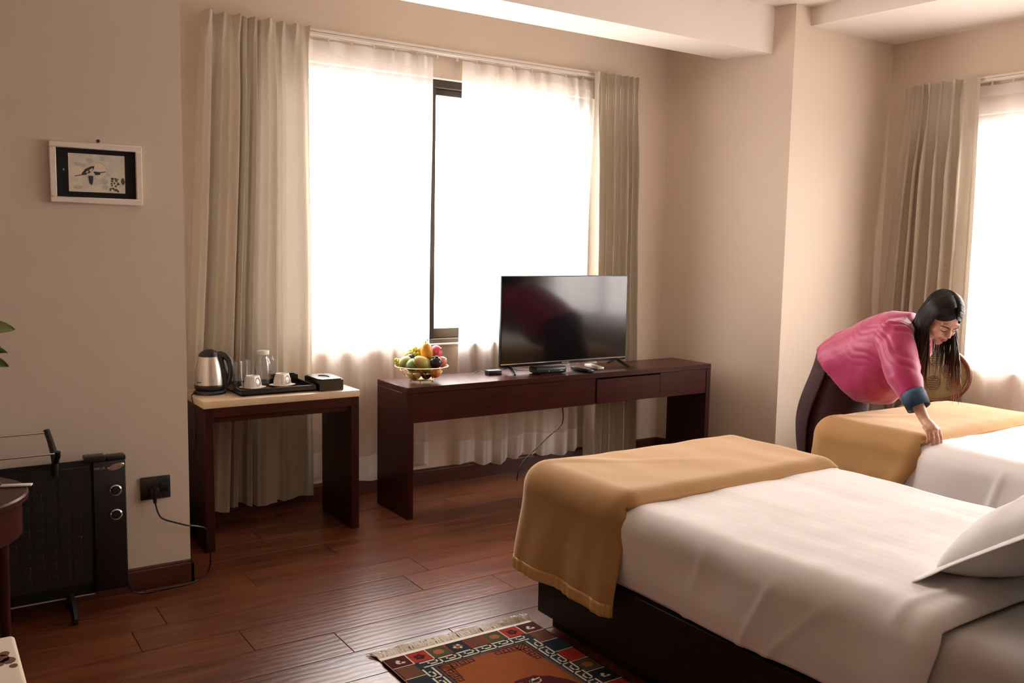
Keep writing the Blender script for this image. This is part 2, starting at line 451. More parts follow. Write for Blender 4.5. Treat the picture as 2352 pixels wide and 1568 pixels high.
# ------------------------------------------------------------------ curtains
def fold_surface(P0t, P1t, P0b, P1b, nrm, zt, zb, n, amp, seed, header=0.14, bulge=0.0, over=0.5, hemrise=None, ret=None, nu=None, nv=48, irregular=0.5):
    rr = random.Random(seed)
    ph = [rr.uniform(0, 6.28) for _ in range(8)]
    wts = [rr.uniform(1 - irregular, 1 + irregular) for _ in range(n)]
    tot = sum(wts); acc = [0]
    for x in wts: acc.append(acc[-1] + x / tot)
    amps = [rr.uniform(0.65, 1.2) for _ in range(n + 1)]
    nrm = Vector(nrm); nu = nu or n * 22
    def phase(u):
        for i in range(n):
            if u <= acc[i + 1] or i == n - 1:
                t = (u - acc[i]) / (acc[i + 1] - acc[i]); return i + t, i, t
    def fn(u, v):
        z = zt + (zb - zt) * v
        f, i, t = phase(u)
        f2 = f + 0.16 * math.sin(2.2 * v + ph[0] + 5 * u) * smoothstep(0.05, 0.5, v)
        A = amp * (amps[i] * (1 - t) + amps[i + 1] * t)
        dz = (zt - z)
        k = 0.55 + 0.15 * math.cos(min(dz / header, 1.0) * PI) if dz < header else 0.40 + 0.60 * smoothstep(header, header + 0.55, dz)
        A *= k
        s = math.sin(2 * PI * f2); s = math.copysign(abs(s) ** 0.75, s)
        s += 0.22 * math.sin(2 * PI * f2 * 2 + ph[1] + 1.5 * v) + 0.12 * math.sin(2 * PI * f2 * 3 + ph[2])
        lat = over * A * math.sin(4 * PI * f2) * 0.6
        a = Vector(P0t).lerp(Vector(P0b), v); b = Vector(P1t).lerp(Vector(P1b), v)
        d = (b - a).normalized()
        p = a.lerp(b, u) + nrm * (A * s) + d * lat
        w2 = 0.006 * nz((u * 9 + seed, v * 5, 0.3)) * smoothstep(0, .3, v)
        p += nrm * w2
        p.z = z
        if ret is not None: p -= nrm * (.085 * smoothstep(.10, .0, abs(u - ret)))      # the outer edge turns back to the wall
        if v > 0.97: p.z += 0.008 * math.sin(2 * PI * f2 + ph[3])
        if hemrise: p.z += hemrise(u) * smoothstep(0.8, 1, v)
        return p
    return fn, nu, nv

def profile_surface(P0t, P1t, P0b, P1b, nrm, zt, zb, prof, seed, nu=260, nv=56):
    nrm = Vector(nrm)
    def depth(u):
        for (a, da), (b, db_) in zip(prof, prof[1:]):
            if u <= b: return da + (db_ - da) * smoothstep(a, b, u)
        return prof[-1][1]
    def fn(u, v):
        z = zt + (zb - zt) * v; dz = zt - z
        u2 = min(1, max(0, u + .012 * math.sin(3 * v + 7 * u + seed) * smoothstep(0.1, .6, v)))
        D = 1.3 * depth(u2) * (.75 + .25 * smoothstep(.1, .9, dz))
        # pinch pleats in the heading: narrow doubled tucks
        h = smoothstep(.42, .12, dz)
        D = D * (1 - .45 * h) + h * .020 * (abs(math.sin(PI * u * 7.5)) ** 6) * (1 if dz < .13 else .6) * (1.0 + .8 * math.cos(PI * min(1, dz / .13)))
        p = Vector(P0t).lerp(Vector(P0b), v).lerp(Vector(P1t).lerp(Vector(P1b), v), u)
        p += nrm * (D + .007 * nz((u * 8 + seed, v * 5, .4)) * smoothstep(0, .3, v)); p.z = z
        if v > .96: p.z += .010 * math.sin(u * 26 + seed)
        if dz < .02: p.z -= .007 * abs(math.sin(PI * u * 7.5 + 1.2)) ** 3
        return p
    return fn, nu, nv
def curtain(name, lab, cat, mats, *a, **k):
    fn, nu, nv = (profile_surface if 'prof' in k else fold_surface)(*a, **k)
    mb = MB(); mb.grid(fn, nu, nv, mats)
    o = mb.build(name, None, sharp=None); tag(o, lab, cat)
    c = (Vector(a[0]) + Vector(a[1])) / 2
    return o, fn
yC = 5.018
curtain('curtain', 'beige linen curtain bunched at the left end of the large window, behind the kettle', 'curtain', M['curtain'],
        (1.335, yC, 0), (1.935, yC, 0), (1.17, yC, 0), (1.955, yC + .01, 0), (0, -1, 0), 2.782, 0.075, seed=3,
        prof=[(0, .02), (.05, .055), (.10, .062), (.125, -.015), (.17, -.02), (.21, .02), (.27, .045), (.345, .062), (.365, -.01), (.385, .035), (.41, .045), (.43, -.025), (.465, -.02), (.48, .030), (.505, .042), (.525, -.02), (.55, .035), (.60, .062), (.665, .070), (.69, .015), (.715, .012), (.74, .026), (.79, .006), (.87, .012), (.93, .030), (1, .004)])
curtain('curtain', 'beige linen curtain gathered at the right end of the large window, behind the television', 'curtain', M['curtain'],
        (4.015, yC, 0), (4.43, yC, 0), (4.03, yC, 0), (4.50, yC, 0), (0, -1, 0), 2.782, 0.045, 7, 0.036, 12, irregular=0.35, ret=1)
curtain('curtain', 'beige linen curtain on the window beyond the far bed, behind the bending woman', 'curtain', M['curtain'],
        (6.118, 4.05, 0), (6.118, 3.475, 0), (6.118, 4.195, 0), (6.118, 3.43, 0), (-1, 0, 0), 2.772, 0.05, 7, 0.052, 21, irregular=0.5, over=.8, ret=0)
yS = 5.100
def sheer(lab, x0, x1, zt, zb, n, amp, seed, axis='x', face=yS, group=None, hem=None, b0=None, b1=None):
    b0 = x0 if b0 is None else b0; b1 = x1 if b1 is None else b1
    if axis == 'x': a = ((x0, face, 0), (x1, face, 0), (b0, face, 0), (b1, face, 0), (0, -1, 0))
    else: a = ((face, x0, 0), (face, x1, 0), (face, b0, 0), (face, b1, 0), (-1, 0, 0))
    fn, nu, nv = fold_surface(*a, zt, zb, n, amp, seed, header=0.10, over=0.3, hemrise=hem, irregular=0.6, nv=40, nu=n * 18)
    t = thing('sheer_curtain', Vector(a[0]).lerp(Vector(a[1]), .5) + Vector((0, 0, zb)), lab, 'curtain')
    k = 1 - 0.16 / (zt - zb)
    mb = MB(); mb.grid(lambda u, v: fn(u, v * k), nu, nv, M['sheer']); mb.build('sheer_cloth', t, sharp=None)
    mb = MB(); mb.grid(lambda u, v: fn(u, k + (1 - k) * v), nu, 6, M['sheer_hem']); mb.build('hem', t, sharp=None)
    k2 = 0.075 / (zt - zb)
    mb = MB(); mb.grid(lambda u, v: Vector(fn(u, k2 * v)) + Vector(a[4]) * .002, nu, 4, M['sheer_hem']); mb.build('heading_tape', t, sharp=None)
    return t
sheer('white sheer curtain over the left half of the large window, behind the fruit bowl', 1.88, 2.785, 2.735, 0.10, 6, 0.022, 5, b1=2.79, hem=lambda u: 0.02 + 0.035 * math.sin(u * 9))
sheer('white sheer curtain over the right half of the large window, behind the television', 2.995, 4.06, 2.735, 0.09, 8, 0.024, 8, b0=2.975, hem=lambda u: 0.02 * math.sin(u * 13 + 1) + 0.015)
sheer('white sheer curtain over the window beyond the far bed', 3.56, 0.70, 2.72, 0.10, 16, 0.022, 15, axis='y', face=6.20)

def track(lab, axis, a0, a1, face, z):
    t = thing('curtain_track', (((a0 + a1) / 2, face, z) if axis == 'x' else (face, (a0 + a1) / 2, z)), lab, 'curtain track')
    sg = -1
    def bx(mb, p0, p1, d0, d1, q0, q1, m, b=.002):
        if axis == 'x': mb.box(p0, p1, face - d1, face - d0, q0, q1, m, b, 1)
        else: mb.box(face - d1, face - d0, p0, p1, q0, q1, m, b, 1)
    mb = MB(); bx(mb, a0, a1, .002, .092, z + .018, z + .034, M['white_metal']); mb.build('top_plate', t)
    mb = MB(); bx(mb, a0, a1, .028, .050, z, z + .017, M['white_metal']); mb.build('sheer_rail', t)
    mb = MB(); bx(mb, a0, a1, .066, .088, z, z + .017, M['white_metal']); mb.build('drape_rail', t)
    for e in (a0, a1):
        mb = MB(); bx(mb, e - .006, e + .006, .004, .092, z - .004, z + .036, M['white_plastic']); mb.build('end_cap', t)
    n = int(abs(a1 - a0) / .14)
    for i in range(1, n):
        p = a0 + (a1 - a0) * i / n
        mb = MB(); bx(mb, p - .006, p + .006, .036, .044, z - .022, z + .001, M['white_plastic'], .001); mb.build('glider', t)
track('white double curtain track above the large window', 'x', 1.37, 4.40, YB, 2.752)
track('white double curtain track above the window beyond the far bed', 'y', 0.60, 4.00, XR, 2.742)

# ------------------------------------------------------------------ marble topped table
TX0, TX1, TY0, TY1, TH = 1.19, 2.022, 4.515, 4.945, 0.775
t = thing('side_table', ((TX0 + TX1) / 2, (TY0 + TY1) / 2, 0), 'small dark wooden table with a cream marble top, holding the kettle and tray', 'table')
MB().box(TX0 - .004, TX1 + .004, TY0 - .004, TY1, TH - .037, TH, M['marble'], .004).build('marble_top', t)
MB().box(TX0, TX0 + .045, TY0, TY1 - .004, 0, TH - .037, M['cherry_v'], .002, 1).build('leg_panel', t)
MB().box(TX1 - .045, TX1, TY0, TY1 - .004, 0, TH - .037, M['cherry_v'], .002, 1).build('leg_panel', t)
MB().box(TX0 + .045, TX1 - .045, TY0, TY0 + .02, TH - .085, TH - .037, M['cherry'], .001, 1).build('apron', t)
MB().box(TX0 + .045, TX1 - .045, TY0 + .022, TY1 - .01, TH - .115, TH - .037, M['cherry'], .001, 1).build('underframe', t)

# kettle
kx, ky = 1.288, 4.765
t = thing('kettle', (kx, ky, TH), 'brushed steel electric kettle with a black handle, left on the marble table', 'kettle')
MB().lathe([(.080, 0), (.083, .004), (.082, .012), (.074, .020), (.070, .022)], M['black'], 40, (kx, ky, TH)).build('power_base', t)
MB().lathe([(.071, .022), (.077, .030), (.078, .046), (.0765, .050)], M['black'], 40, (kx, ky, TH)).build('bottom_ring', t)
bd = MB().lathe([(.0765, .050), (.0755, .075), (.071, .12), (.063, .16), (.054, .19), (.051, .197)], M['steel'], 48, (kx, ky, TH)).build('steel_body', t)
MB().lathe([(.054, .197), (.0545, .203), (.050, .210), (.036, .222), (.016, .231), (.0, .233)], M['black'], 40, (kx, ky, TH)).build('lid', t)
vr = Vector((.835, -.55, 0)).normalized()     # handle points along the wall
def kp(a, z, s=0): return Vector((kx, ky, TH + z)) + vr * a
MB().tube([kp(.030, .205), kp(.060, .207), kp(.085, .198), kp(.103, .175), kp(.112, .14), kp(.110, .10), kp(.100, .068), kp(.090, .048)],
          [.014, .016, .0165, .0155, .0145, .0145, .015, .012], M['black'], 14, flat=0.8).build('handle', t)
MB().tube([kp(.058, .200), kp(.068, .15), kp(.077, .10), kp(.082, .05), kp(.080, .028)], [.014, .016, .017, .017, .012], M['black'], 12).build('gauge_panel', t)
MB().tube([kp(-.030, .202), kp(-.052, .203), kp(-.064, .207)], [.022, .014, .006], M['steel'], 14).build('spout', t)
vn = Vector((-.55, -.835, 0))
mk = MB()
for i in range(7):
    a = -0.62 + i * .055
    d = (vn * math.cos(a) + vr * math.sin(a)); c = Vector((kx, ky, TH + .066)) + d * .0765
    mk.box(-.0018, .0018, -.0004, .0006, -.002, .002, M['blackm'], 0, T=Matrix.Translation(c) @ Matrix.Rotation(math.atan2(d.y, d.x) + PI / 2, 4, 'Z'))
mk.build('maker_mark', t)
MB().tube(curve([kp(-.075, .01) + Vector((0, 0, 0)), (1.205, 4.74, TH + .012), (1.178, 4.70, TH + .006), (1.172, 4.66, TH - .02), (1.176, 4.63, .66), (1.165, 4.64, .50), (1.10, 4.70, .40), (1.055, 4.74, .34)]), .0035, M['black'], 8).build('power_cord', t)

# tray and what stands on it
TR = (1.392, 1.800, 4.572, 4.895)
t = thing('serving_tray', ((TR[0] + TR[1]) / 2, (TR[2] + TR[3]) / 2, TH), 'black wooden serving tray under the cups and glasses', 'tray')
MB().box(TR[0], TR[1], TR[2], TR[3], TH + .004, TH + .012, M['blackl'], .001, 1).build('tray_floor', t)
for (a, b, c, d) in ((TR[0], TR[1], TR[2], TR[2] + .01), (TR[0], TR[1], TR[3] - .01, TR[3]), (TR[0], TR[0] + .01, TR[2] + .01, TR[3] - .01), (TR[1] - .01, TR[1], TR[2] + .01, TR[3] - .01)):
    MB().box(a, b, c, d, TH + .004, TH + .036, M['blackl'], .002, 1).build('tray_rim', t)
for x in (TR[0] + .02, TR[1] - .02):
    for y in (TR[2] + .02, TR[3] - .02): MB().box(x - .008, x + .008, y - .008, y + .008, TH, TH + .004, M['blackm']).build('foot_pad', t)
zt = TH + .0125
t = thing('organizer_box', (1.725, 4.845, zt), 'open black compartment box at the back right of the tray', 'box')
mb = MB(); mb.box(1.655, 1.785, 4.812, 4.882, zt, zt + .004, M['blackl'])
for (a, b, c, d) in ((1.655, 1.785, 4.812, 4.817), (1.655, 1.785, 4.877, 4.882), (1.655, 1.66, 4.817, 4.877), (1.78, 1.785, 4.817, 4.877), (1.72, 1.724, 4.817, 4.877)):
    mb.box(a, b, c, d, zt + .004, zt + .05, M['blackl'])
mb.build('open_box', t)

def saucer(x, y, lab):
    o = MB().lathe([(.030, 0), (.034, .001), (.052, .007), (.058, .011), (.0575, .0125), (.050, .009), (.032, .004), (0.001, .004)], M['porcelain'], 40, (x, y, zt), sq=5, T=rotz(.55)).build('saucer')
    recenter(o, (x, y, zt)); return tag(o, lab, 'saucer', 'saucers on the tray')
def cup(x, y, lab):
    t = thing('teacup', (x, y, zt + .0065), lab, 'cup', 'upturned cups on the tray')
    z = zt + .0065
    MB().lathe([(.034, 0.0), (.0415, .0), (.042, .002), (.038, .03), (.032, .058), (.0305, .064), (.028, .066), (.026, .064), (.024, .060), (0.001, .060)], M['porcelain'], 36, (x, y, z), sq=4, T=rotz(.45)).build('bowl', t)
    d = Vector((.45, -.89, 0)).normalized(); c = Vector((x, y, z))
    MB().tube([c + d * .030 + Vector((0, 0, .054)), c + d * .046 + Vector((0, 0, .053)), c + d * .056 + Vector((0, 0, .042)), c + d * .057 + Vector((0, 0, .028)), c + d * .048 + Vector((0, 0, .016)), c + d * .036 + Vector((0, 0, .014))], .0042, M['porcelain'], 10).build('handle', t)
saucer(1.503, 4.728, 'white saucer under the left upturned cup, nearer the kettle')
saucer(1.670, 4.740, 'white saucer under the right upturned cup, nearer the tissue box')
cup(1.503, 4.728, 'white upturned teacup on the tray, the one nearer the kettle')
cup(1.670, 4.740, 'white upturned teacup on the tray, the one nearer the tissue box')
def tumbler(x, y, lab):
    o = MB().lathe([(.029, 0), (.030, .002), (.0315, .138), (.0320, .14), (.0305, .139), (.0285, .010), (.001, .009)], M['glass'], 32, (x, y, zt)).build('drinking_glass')
    recenter(o, (x, y, zt)); return tag(o, lab, 'glass', 'tall glasses on the tray')
tumbler(1.432, 4.848, 'tall clear drinking glass nearest the kettle on the tray')
tumbler(1.484, 4.790, 'tall clear drinking glass standing in the middle of the three glasses')
tumbler(1.533, 4.855, 'tall clear drinking glass beside the lidded carafe')
cxx, cyy = 1.598, 4.842
t = thing('carafe', (cxx, cyy, zt), 'clear glass water carafe with a pale lid, behind the cups', 'carafe')
MB().lathe([(.040, 0), (.042, .003), (.042, .11), (.040, .125), (.033, .142), (.030, .150), (.030, .17), (.0285, .17), (.0285, .150), (.0385, .12), (.040, .01), (.001, .008)], M['glass'], 36, (cxx, cyy, zt)).build('glass_body', t)
MB().lathe([(.029, .166), (.033, .168), (.034, .186), (.032, .190), (.001, .191)], M['white_plastic'], 32, (cxx, cyy, zt)).build('lid', t)
d = Vector((.83, -.55, 0)); c = Vector((cxx, cyy, zt))
MB().tube([c + d * .033 + Vector((0, 0, .155)), c + d * .050 + Vector((0, 0, .158)), c + d * .058 + Vector((0, 0, .135)), c + d * .055 + Vector((0, 0, .09)), c + d * .043 + Vector((0, 0, .065))], .0045, M['glass'], 10).build('handle', t)

# tissue box
t = thing('tissue_box', (1.875, 4.66, TH), 'black lacquered tissue box with an oval slot, right of the tray', 'box')
bx0, bx1, by0, by1 = 1.808, 1.945, 4.548, 4.772
mb = MB(); mb.box(bx0, bx1, by0, by1, TH, TH + .060, M['blackl'], .002, 1); mb.build('box_body', t)
mb = MB(); n = 28; cx_, cy_ = (bx0 + bx1) / 2, (by0 + by1) / 2
outer = []; inner = []
for i in range(n):
    a = 2 * PI * i / n
    k = min((bx1 - bx0) / 2 / max(abs(math.cos(a)), 1e-6), (by1 - by0) / 2 / max(abs(math.sin(a)), 1e-6))
    outer.append((cx_ + k * math.cos(a), cy_ + k * math.sin(a))); inner.append((cx_ + .028 * math.cos(a), cy_ + .052 * math.sin(a)))
for q in (0, 1):
    pass
vs = [(x, y, TH + .0605) for x, y in outer] + [(x, y, TH + .0605) for x, y in inner] + [(x, y, TH + .0655) for x, y in outer] + [(x, y, TH + .0655) for x, y in inner]
fs = []
for i in range(n):
    j = (i + 1) % n
    fs += [(2 * n + i, 2 * n + j, 3 * n + j, 3 * n + i), (i, j, 2 * n + j, 2 * n + i), (3 * n + i, 3 * n + j, n + j, n + i)]
mb.add(vs, fs, M['blackl']); mb.build('slotted_lid', t)
mb = MB(); mb.prism([(cx_ + .027 * math.cos(2 * PI * i / n), cy_ + .051 * math.sin(2 * PI * i / n)) for i in range(n)], TH + .0602, TH + .0606, M['blackm']); mb.build('slot_shadow_liner', t)

# ------------------------------------------------------------------ console desk with the television
CX0, CX1, CY0, CY1, CH = 2.312, 4.728, 4.505, 4.90, 0.7635
t = thing('console_desk', ((CX0 + CX1) / 2, (CY0 + CY1) / 2, 0), 'long dark cherry console desk under the large window, with one drawer', 'desk')
MB().box(CX0, CX1, CY0, CY1, CH - .035, CH, M['cherry'], .0025, 1).build('desk_top', t)
MB().box(CX0, CX0 + .042, CY0 + .001, CY1 - .001, 0, CH - .0352, M['cherry_v'], .002, 1).build('leg_panel', t)
MB().box(CX1 - .042, CX1, CY0 + .001, CY1 - .001, 0, CH - .0352, M['cherry_v'], .002, 1).build('leg_panel', t)
MB().box(CX0 + .0425, 3.679, CY0 + .006, CY0 + .024, .557, CH - .0355, M['cherry'], .001, 1).build('apron_panel', t)
MB().box(4.245, CX1 - .0425, CY0 + .006, CY0 + .024, .557, CH - .0355, M['cherry'], .001, 1).build('apron_panel', t)
MB().box(CX0 + .0425, CX1 - .0425, CY1 - .03, CY1 - .012, .557, CH - .0355, M['cherry'], .001, 1).build('back_panel', t)
MB().box(3.679, 4.245, CY0 + .03, CY1 - .035, .562, .700, M['blackm']).build('drawer_box', t)
dr = MB().box(3.686, 4.238, CY0 - .001, CY0 + .02, .560, .719, M['cherry'], .0025, 1).build('drawer_front', t)

# television
tvx0, tvx1, tvy, tvz0, tvz1 = 3.069, 4.104, 4.715, 0.806, 1.386
t = thing('television', ((tvx0 + tvx1) / 2, tvy, CH), 'black flat screen television standing on the console desk', 'television')
MB().box(tvx0, tvx1, tvy, tvy + .022, tvz0, tvz1, M['black'], .004).build('frame', t)
MB().box(tvx0 + .10, tvx1 - .10, tvy + .0225, tvy + .055, tvz0 + .03, tvz0 + .36, M['blackm'], .012).build('rear_housing', t)
MB().box(tvx0 + .007, tvx1 - .007, tvy - .0015, tvy - .0002, tvz0 + .024, tvz1 - .007, M['screen']).build('screen', t)
mb = MB(); mb.box(tvx0 + .004, tvx1 - .004, tvy - .004, tvy - .0002, tvz0 + .016, tvz0 + .022, M['chrome'], .001, 1); mb.build('silver_trim', t)
mb = MB()
for i in range(7): mb.box(3.555 + i * .0085, 3.561 + i * .0085, tvy - .0012, tvy - .0001, tvz0 + .005, tvz0 + .012, M['grey'])
mb.build('maker_mark', t)
for sx, cxl in ((1, 3.14), (-1, 4.03)):
    mb = MB()
    for dy in (-.105, .115):
        mb.tube([(cxl, tvy + .011, tvz0 + .004), (cxl - .0 * sx, tvy + .011 + dy * .35, tvz0 - .006), (cxl - sx * .02, tvy + .011 + dy, CH + .007)], [.011, .012, .007], M['black'], 8)
    mb.build('foot', t)

# fruit bowl
bcx, bcy = 2.505, 4.70; bz = CH
t = thing('wire_fruit_bowl', (bcx, bcy, bz), 'brass wire fruit bowl on the left end of the console desk', 'bowl')
def ring(rad, z, n=48): return [(bcx + rad * math.cos(2 * PI * i / n), bcy + rad * math.sin(2 * PI * i / n), bz + z) for i in range(n)]
MB().tube(ring(.158, .093), .0028, M['gold'], 8, closed=True).build('rim', t)
MB().tube(ring(.066, .014), .003, M['gold'], 8, closed=True).build('base_ring', t)
MB().tube(ring(.125, .060, 10), .0018, M['gold'], 6, closed=True).build('middle_wire', t)
mb = MB(); n = 10
def bp(rad, z, a): return (bcx + rad * math.cos(a), bcy + rad * math.sin(a), bz + z)
for i in range(n):
    a = 2 * PI * i / n; h = PI / n
    mb.tube([bp(.066, .014, a), bp(.098, .036, a), bp(.125, .060, a)], .0018, M['gold'], 6)
    mb.tube([bp(.125, .060, a), bp(.158, .093, a + h)], .0018, M['gold'], 6); mb.tube([bp(.125, .060, a), bp(.158, .093, a - h)], .0018, M['gold'], 6)
    mb.tube([bp(.066, .014, a + h), bp(.125, .060, a)], .0016, M['gold'], 6)
mb.build('wire_lattice', t)
for k in range(4): mb = MB(); mb.tube([bp(.066, .014, -.6 + k * PI / 2), bp(.066, 0.0055, -.6 + k * PI / 2)], .0022, M['gold'], 8); mb.ell(bp(.066, .005, -.6 + k * PI / 2), .005, M['gold'], n=10, k=6); mb.build('foot', t)
mb = MB()
for k in range(6):
    y = -.055 + k * .022; hx = math.sqrt(max(.066 ** 2 - y * y, 0)); mb.tube([(bcx - hx, bcy + y, bz + .014), (bcx + hx, bcy + y, bz + .014)], .0014, M['gold'], 6)
mb.build('floor_wires', t)
VR = Vector((.843, -.538, 0)); VU = Vector((0, 0, 1)); VT = Vector((-.538, -.843, 0)).normalized()   # along the view: right, up, towards the room
def fp(a, b, c): return Vector((bcx, bcy, bz)) + VR * a + VU * b + VT * c
def fruit_mat(name, c1, c2, sc=9, rough=0.35): return mat(name, c1, rough, col2=c2, vscale=sc, spec=0.45, sss=0.05)
def fruit(name, lab, pos, prof, T, m, cat='fruit', extra=None):
    t = thing(name, pos, lab, cat, 'fruit in the wire bowl')
    o = MB().lathe(prof, m, 26, pos, T=T, cap=False).build('flesh', t, sharp=None)
    if extra: extra(t, pos, T)
    return t
def egg(L, r0, k=0.0, n=14):
    return [(max(.0005, r0 * math.sin(PI * i / n) ** .85 * (1 + k * math.cos(PI * i / n))), -L / 2 * math.cos(PI * i / n)) for i in range(n + 1)]
M['stem'] = mat('fruit_stem', (.09, .05, .02), .7)
M['leafg'] = mat('calyx_green', (.07, .12, .05), .6)
def stem_at(off, rr=.0022, L=.012):
    def f(t, pos, T):
        b = Vector(pos) + T @ Vector((0, 0, off)); MB().tube([b, b + T @ Vector((.001, 0, L))], rr, M['stem'], 8).build('stalk', t)
    return f
YM = fruit_mat('mango_yellow', (.80, .40, .045), (.72, .30, .03), 6)
fruit('mango', 'ripe orange-yellow mango standing on top of the fruit', fp(.030, .172, -.005), egg(.125, .038, .12), roty(-.25) @ rotx(.2), YM, extra=stem_at(.060))
fruit('mango', 'pale orange mango behind the ripe upright mango', fp(.008, .182, -.055), egg(.115, .036, .1), roty(.35) @ rotx(.1), fruit_mat('mango_peach', (.84, .50, .18), (.80, .40, .12), 5), extra=stem_at(.056))
fruit('mango', 'blushed green and pink mango lying at the front of the bowl', fp(.010, .112, .055), egg(.135, .043, .1), roty(-1.05) @ rotx(.15), fruit_mat('mango_blush', (.72, .34, .13), (.28, .40, .09), 5), extra=stem_at(.066))
fruit('guava', 'smooth green guava at the front left of the blushed mango', fp(-.050, .104, .055), egg(.080, .036, .05), roty(.8), fruit_mat('guava_green', (.30, .42, .17), (.22, .34, .13), 6), extra=stem_at(.039, .003, .004))
fruit('guava', 'yellow-green guava with a dark tip at the left of the bowl', fp(-.092, .116, .03), egg(.078, .036, .05), roty(.9) @ rotx(.5), fruit_mat('guava_yellow', (.50, .48, .15), (.36, .42, .13), 6), extra=stem_at(.037, .006, .004))
fruit('fig', 'small dark purple fig behind the yellow-green guava', fp(-.068, .135, .0), egg(.060, .027, .2), roty(.7), fruit_mat('fig_purple', (.035, .022, .04), (.02, .015, .02), 9), extra=stem_at(.029))
def calyx(t, pos, T):
    mb = MB()
    for k in range(4):
        a = k * PI / 2 + .3; d = Vector((math.cos(a), math.sin(a), 0))
        mb.ell(Vector(pos) + T @ (d * .014 + Vector((0, 0, .034))), (.013, .013, .004), M['leafg'], n=10, k=6)
    mb.tube([Vector(pos) + T @ Vector((0, 0, .034)), Vector(pos) + T @ Vector((0, 0, .048))], .003, M['leafg'], 8); mb.build('calyx', t)
fruit('mangosteen', 'round black-purple mangosteen with a green calyx at the right', fp(.086, .120, .045), egg(.070, .037), rotx(-.15) @ roty(-.1), fruit_mat('mangosteen_skin', (.018, .012, .018), (.03, .014, .02), 9, .25), extra=calyx)
fruit('apple', 'coral pink apple behind the mangosteen at the right rim', fp(.112, .118, -.015), [(.0005, -.030), (.02, -.034), (.034, -.016), (.037, .004), (.031, .024), (.014, .031), (.004, .024), (.0005, .022)], roty(.2), fruit_mat('apple_coral', (.74, .20, .13), (.70, .32, .16), 5), extra=stem_at(.022))
def dragon_scales(t, pos, T):
    mb = MB(); m = fruit_mat('dragon_scale', (.62, .16, .16), (.35, .30, .12))
    for k in range(12):
        a = k * 2.4; z = -.035 + k * .0065; rr = .039 * math.sqrt(max(.1, 1 - (z / .058) ** 2)); d = Vector((math.cos(a), math.sin(a), 0)); b = Vector(pos) + T @ (d * rr * .93 + Vector((0, 0, z)))
        mb.tube([b, b + T @ (d * .006 + Vector((0, 0, .016)))], [.007, .0008], m, 6)
    mb.build('scales', t)
fruit('dragon_fruit', 'crimson dragon fruit standing right of the ripe mango', fp(.078, .160, -.035), egg(.105, .039, .05), roty(.25), fruit_mat('dragon_red', (.70, .045, .11), (.60, .03, .08), 6), extra=dragon_scales)
fruit('orange', 'orange seen through the wires at the right of the bowl', fp(.082, .060, .03), egg(.068, .034), rotz(0), fruit_mat('orange_peel', (.80, .26, .03), (.74, .20, .02), 30))
fruit('pear', 'yellow pear seen through the wires at the bottom left of the bowl', fp(-.030, .050, .04), egg(.085, .034, .2), roty(1.2), fruit_mat('pear_yellow', (.55, .40, .08), (.46, .34, .07), 6), extra=stem_at(.041))
fruit('plum', 'dark plum seen through the wires at the bottom of the bowl', fp(.030, .046, .03), egg(.060, .030), rotz(0), fruit_mat('plum_dark', (.03, .012, .012), (.02, .01, .01), 9, .25))
GM = mat('grape_skin', (.62, .60, .10), .2, spec=.5, trans=.35)
def grapes(lab, pts, top):
    t = thing('grape_bunch', top, lab, 'fruit', 'fruit in the wire bowl')
    me = None
    for p in pts:
        if me is None:
            o = MB().ell((0, 0, 0), (.0122, .0122, .0142), GM, n=12, k=8).build('grape'); me = o.data
        else: o = bpy.data.objects.new('grape', me); COL.objects.link(o)
        o.location = p; o.rotation_euler = (R.uniform(-.6, .6), R.uniform(-.6, .6), 0); par(o, t)
    MB().tube([top, pts[len(pts) // 2], pts[-1]], .0016, M['stem'], 6).build('stalk', t)
gp = []
for k in range(44):
    for _try in range(30):
        a = R.uniform(-.100, .002); b = .130 + R.uniform(0, .066) * (1 - abs(a + .040) / .085) ; c = R.uniform(-.06, -.01) + (.172 - b) * .4
        p = fp(a, b, c)
        if all((p - q).length > .0185 for q in gp): gp.append(p); break
grapes('pale green grape bunch heaped at the top left of the fruit', gp, fp(-.03, .196, -.03))
gp = [fp(-.150 + .017 * (k % 3) + .004 * (k // 3), .122 - .017 * (k // 3), .0 + .018 * ((k * 7) % 3) - .01) for k in range(9)]
grapes('small pale green grape bunch hanging over the left rim', gp, fp(-.125, .135, 0))

# devices on the console
t = thing('power_adapter', (3.04, 4.745, CH), 'small black power adapter on the desk, left of the television', 'adapter')
MB().box(2.992, 3.088, 4.722, 4.775, CH, CH + .030, M['black'], .004, 2).build('casing', t)
MB().tube(curve([(3.086, 4.745, CH + .022), (3.14, 4.755, CH + .03), (3.20, 4.79, CH + .028), (3.27, 4.82, CH + .006), (3.33, 4.75, CH + .01), (3.345, 4.70, CH + .02)]), .0026, M['black'], 8).build('cable', t)
MB().tube([(2.995, 4.765, CH + .015), (2.972, 4.80, CH + .022), (2.955, 4.83, CH + .004)], .0024, M['black'], 8).build('cable', t)
t = thing('set_top_box', (3.385, 4.665, CH), 'black set-top box with rounded ends in front of the television', 'set-top box')
mb = MB(); mb.box(3.275, 3.500, 4.585, 4.70, CH + .004, CH + .048, M['black'], .014, 3); mb.build('casing', t)
mb = MB(); mb.box(3.30, 3.47, 4.60, 4.69, CH, CH + .004, M['blackm']); mb.build('base_pad', t)
mb = MB(); mb.ell((3.355, 4.5845, CH + .022), (.005, .0025, .005), M['grey'], n=10, k=6); mb.build('power_button', t)
mb = MB(); mb.box(3.44, 3.47, 4.5835, 4.5845, CH + .020, CH + .026, M['grey']); mb.build('display_mark', t)
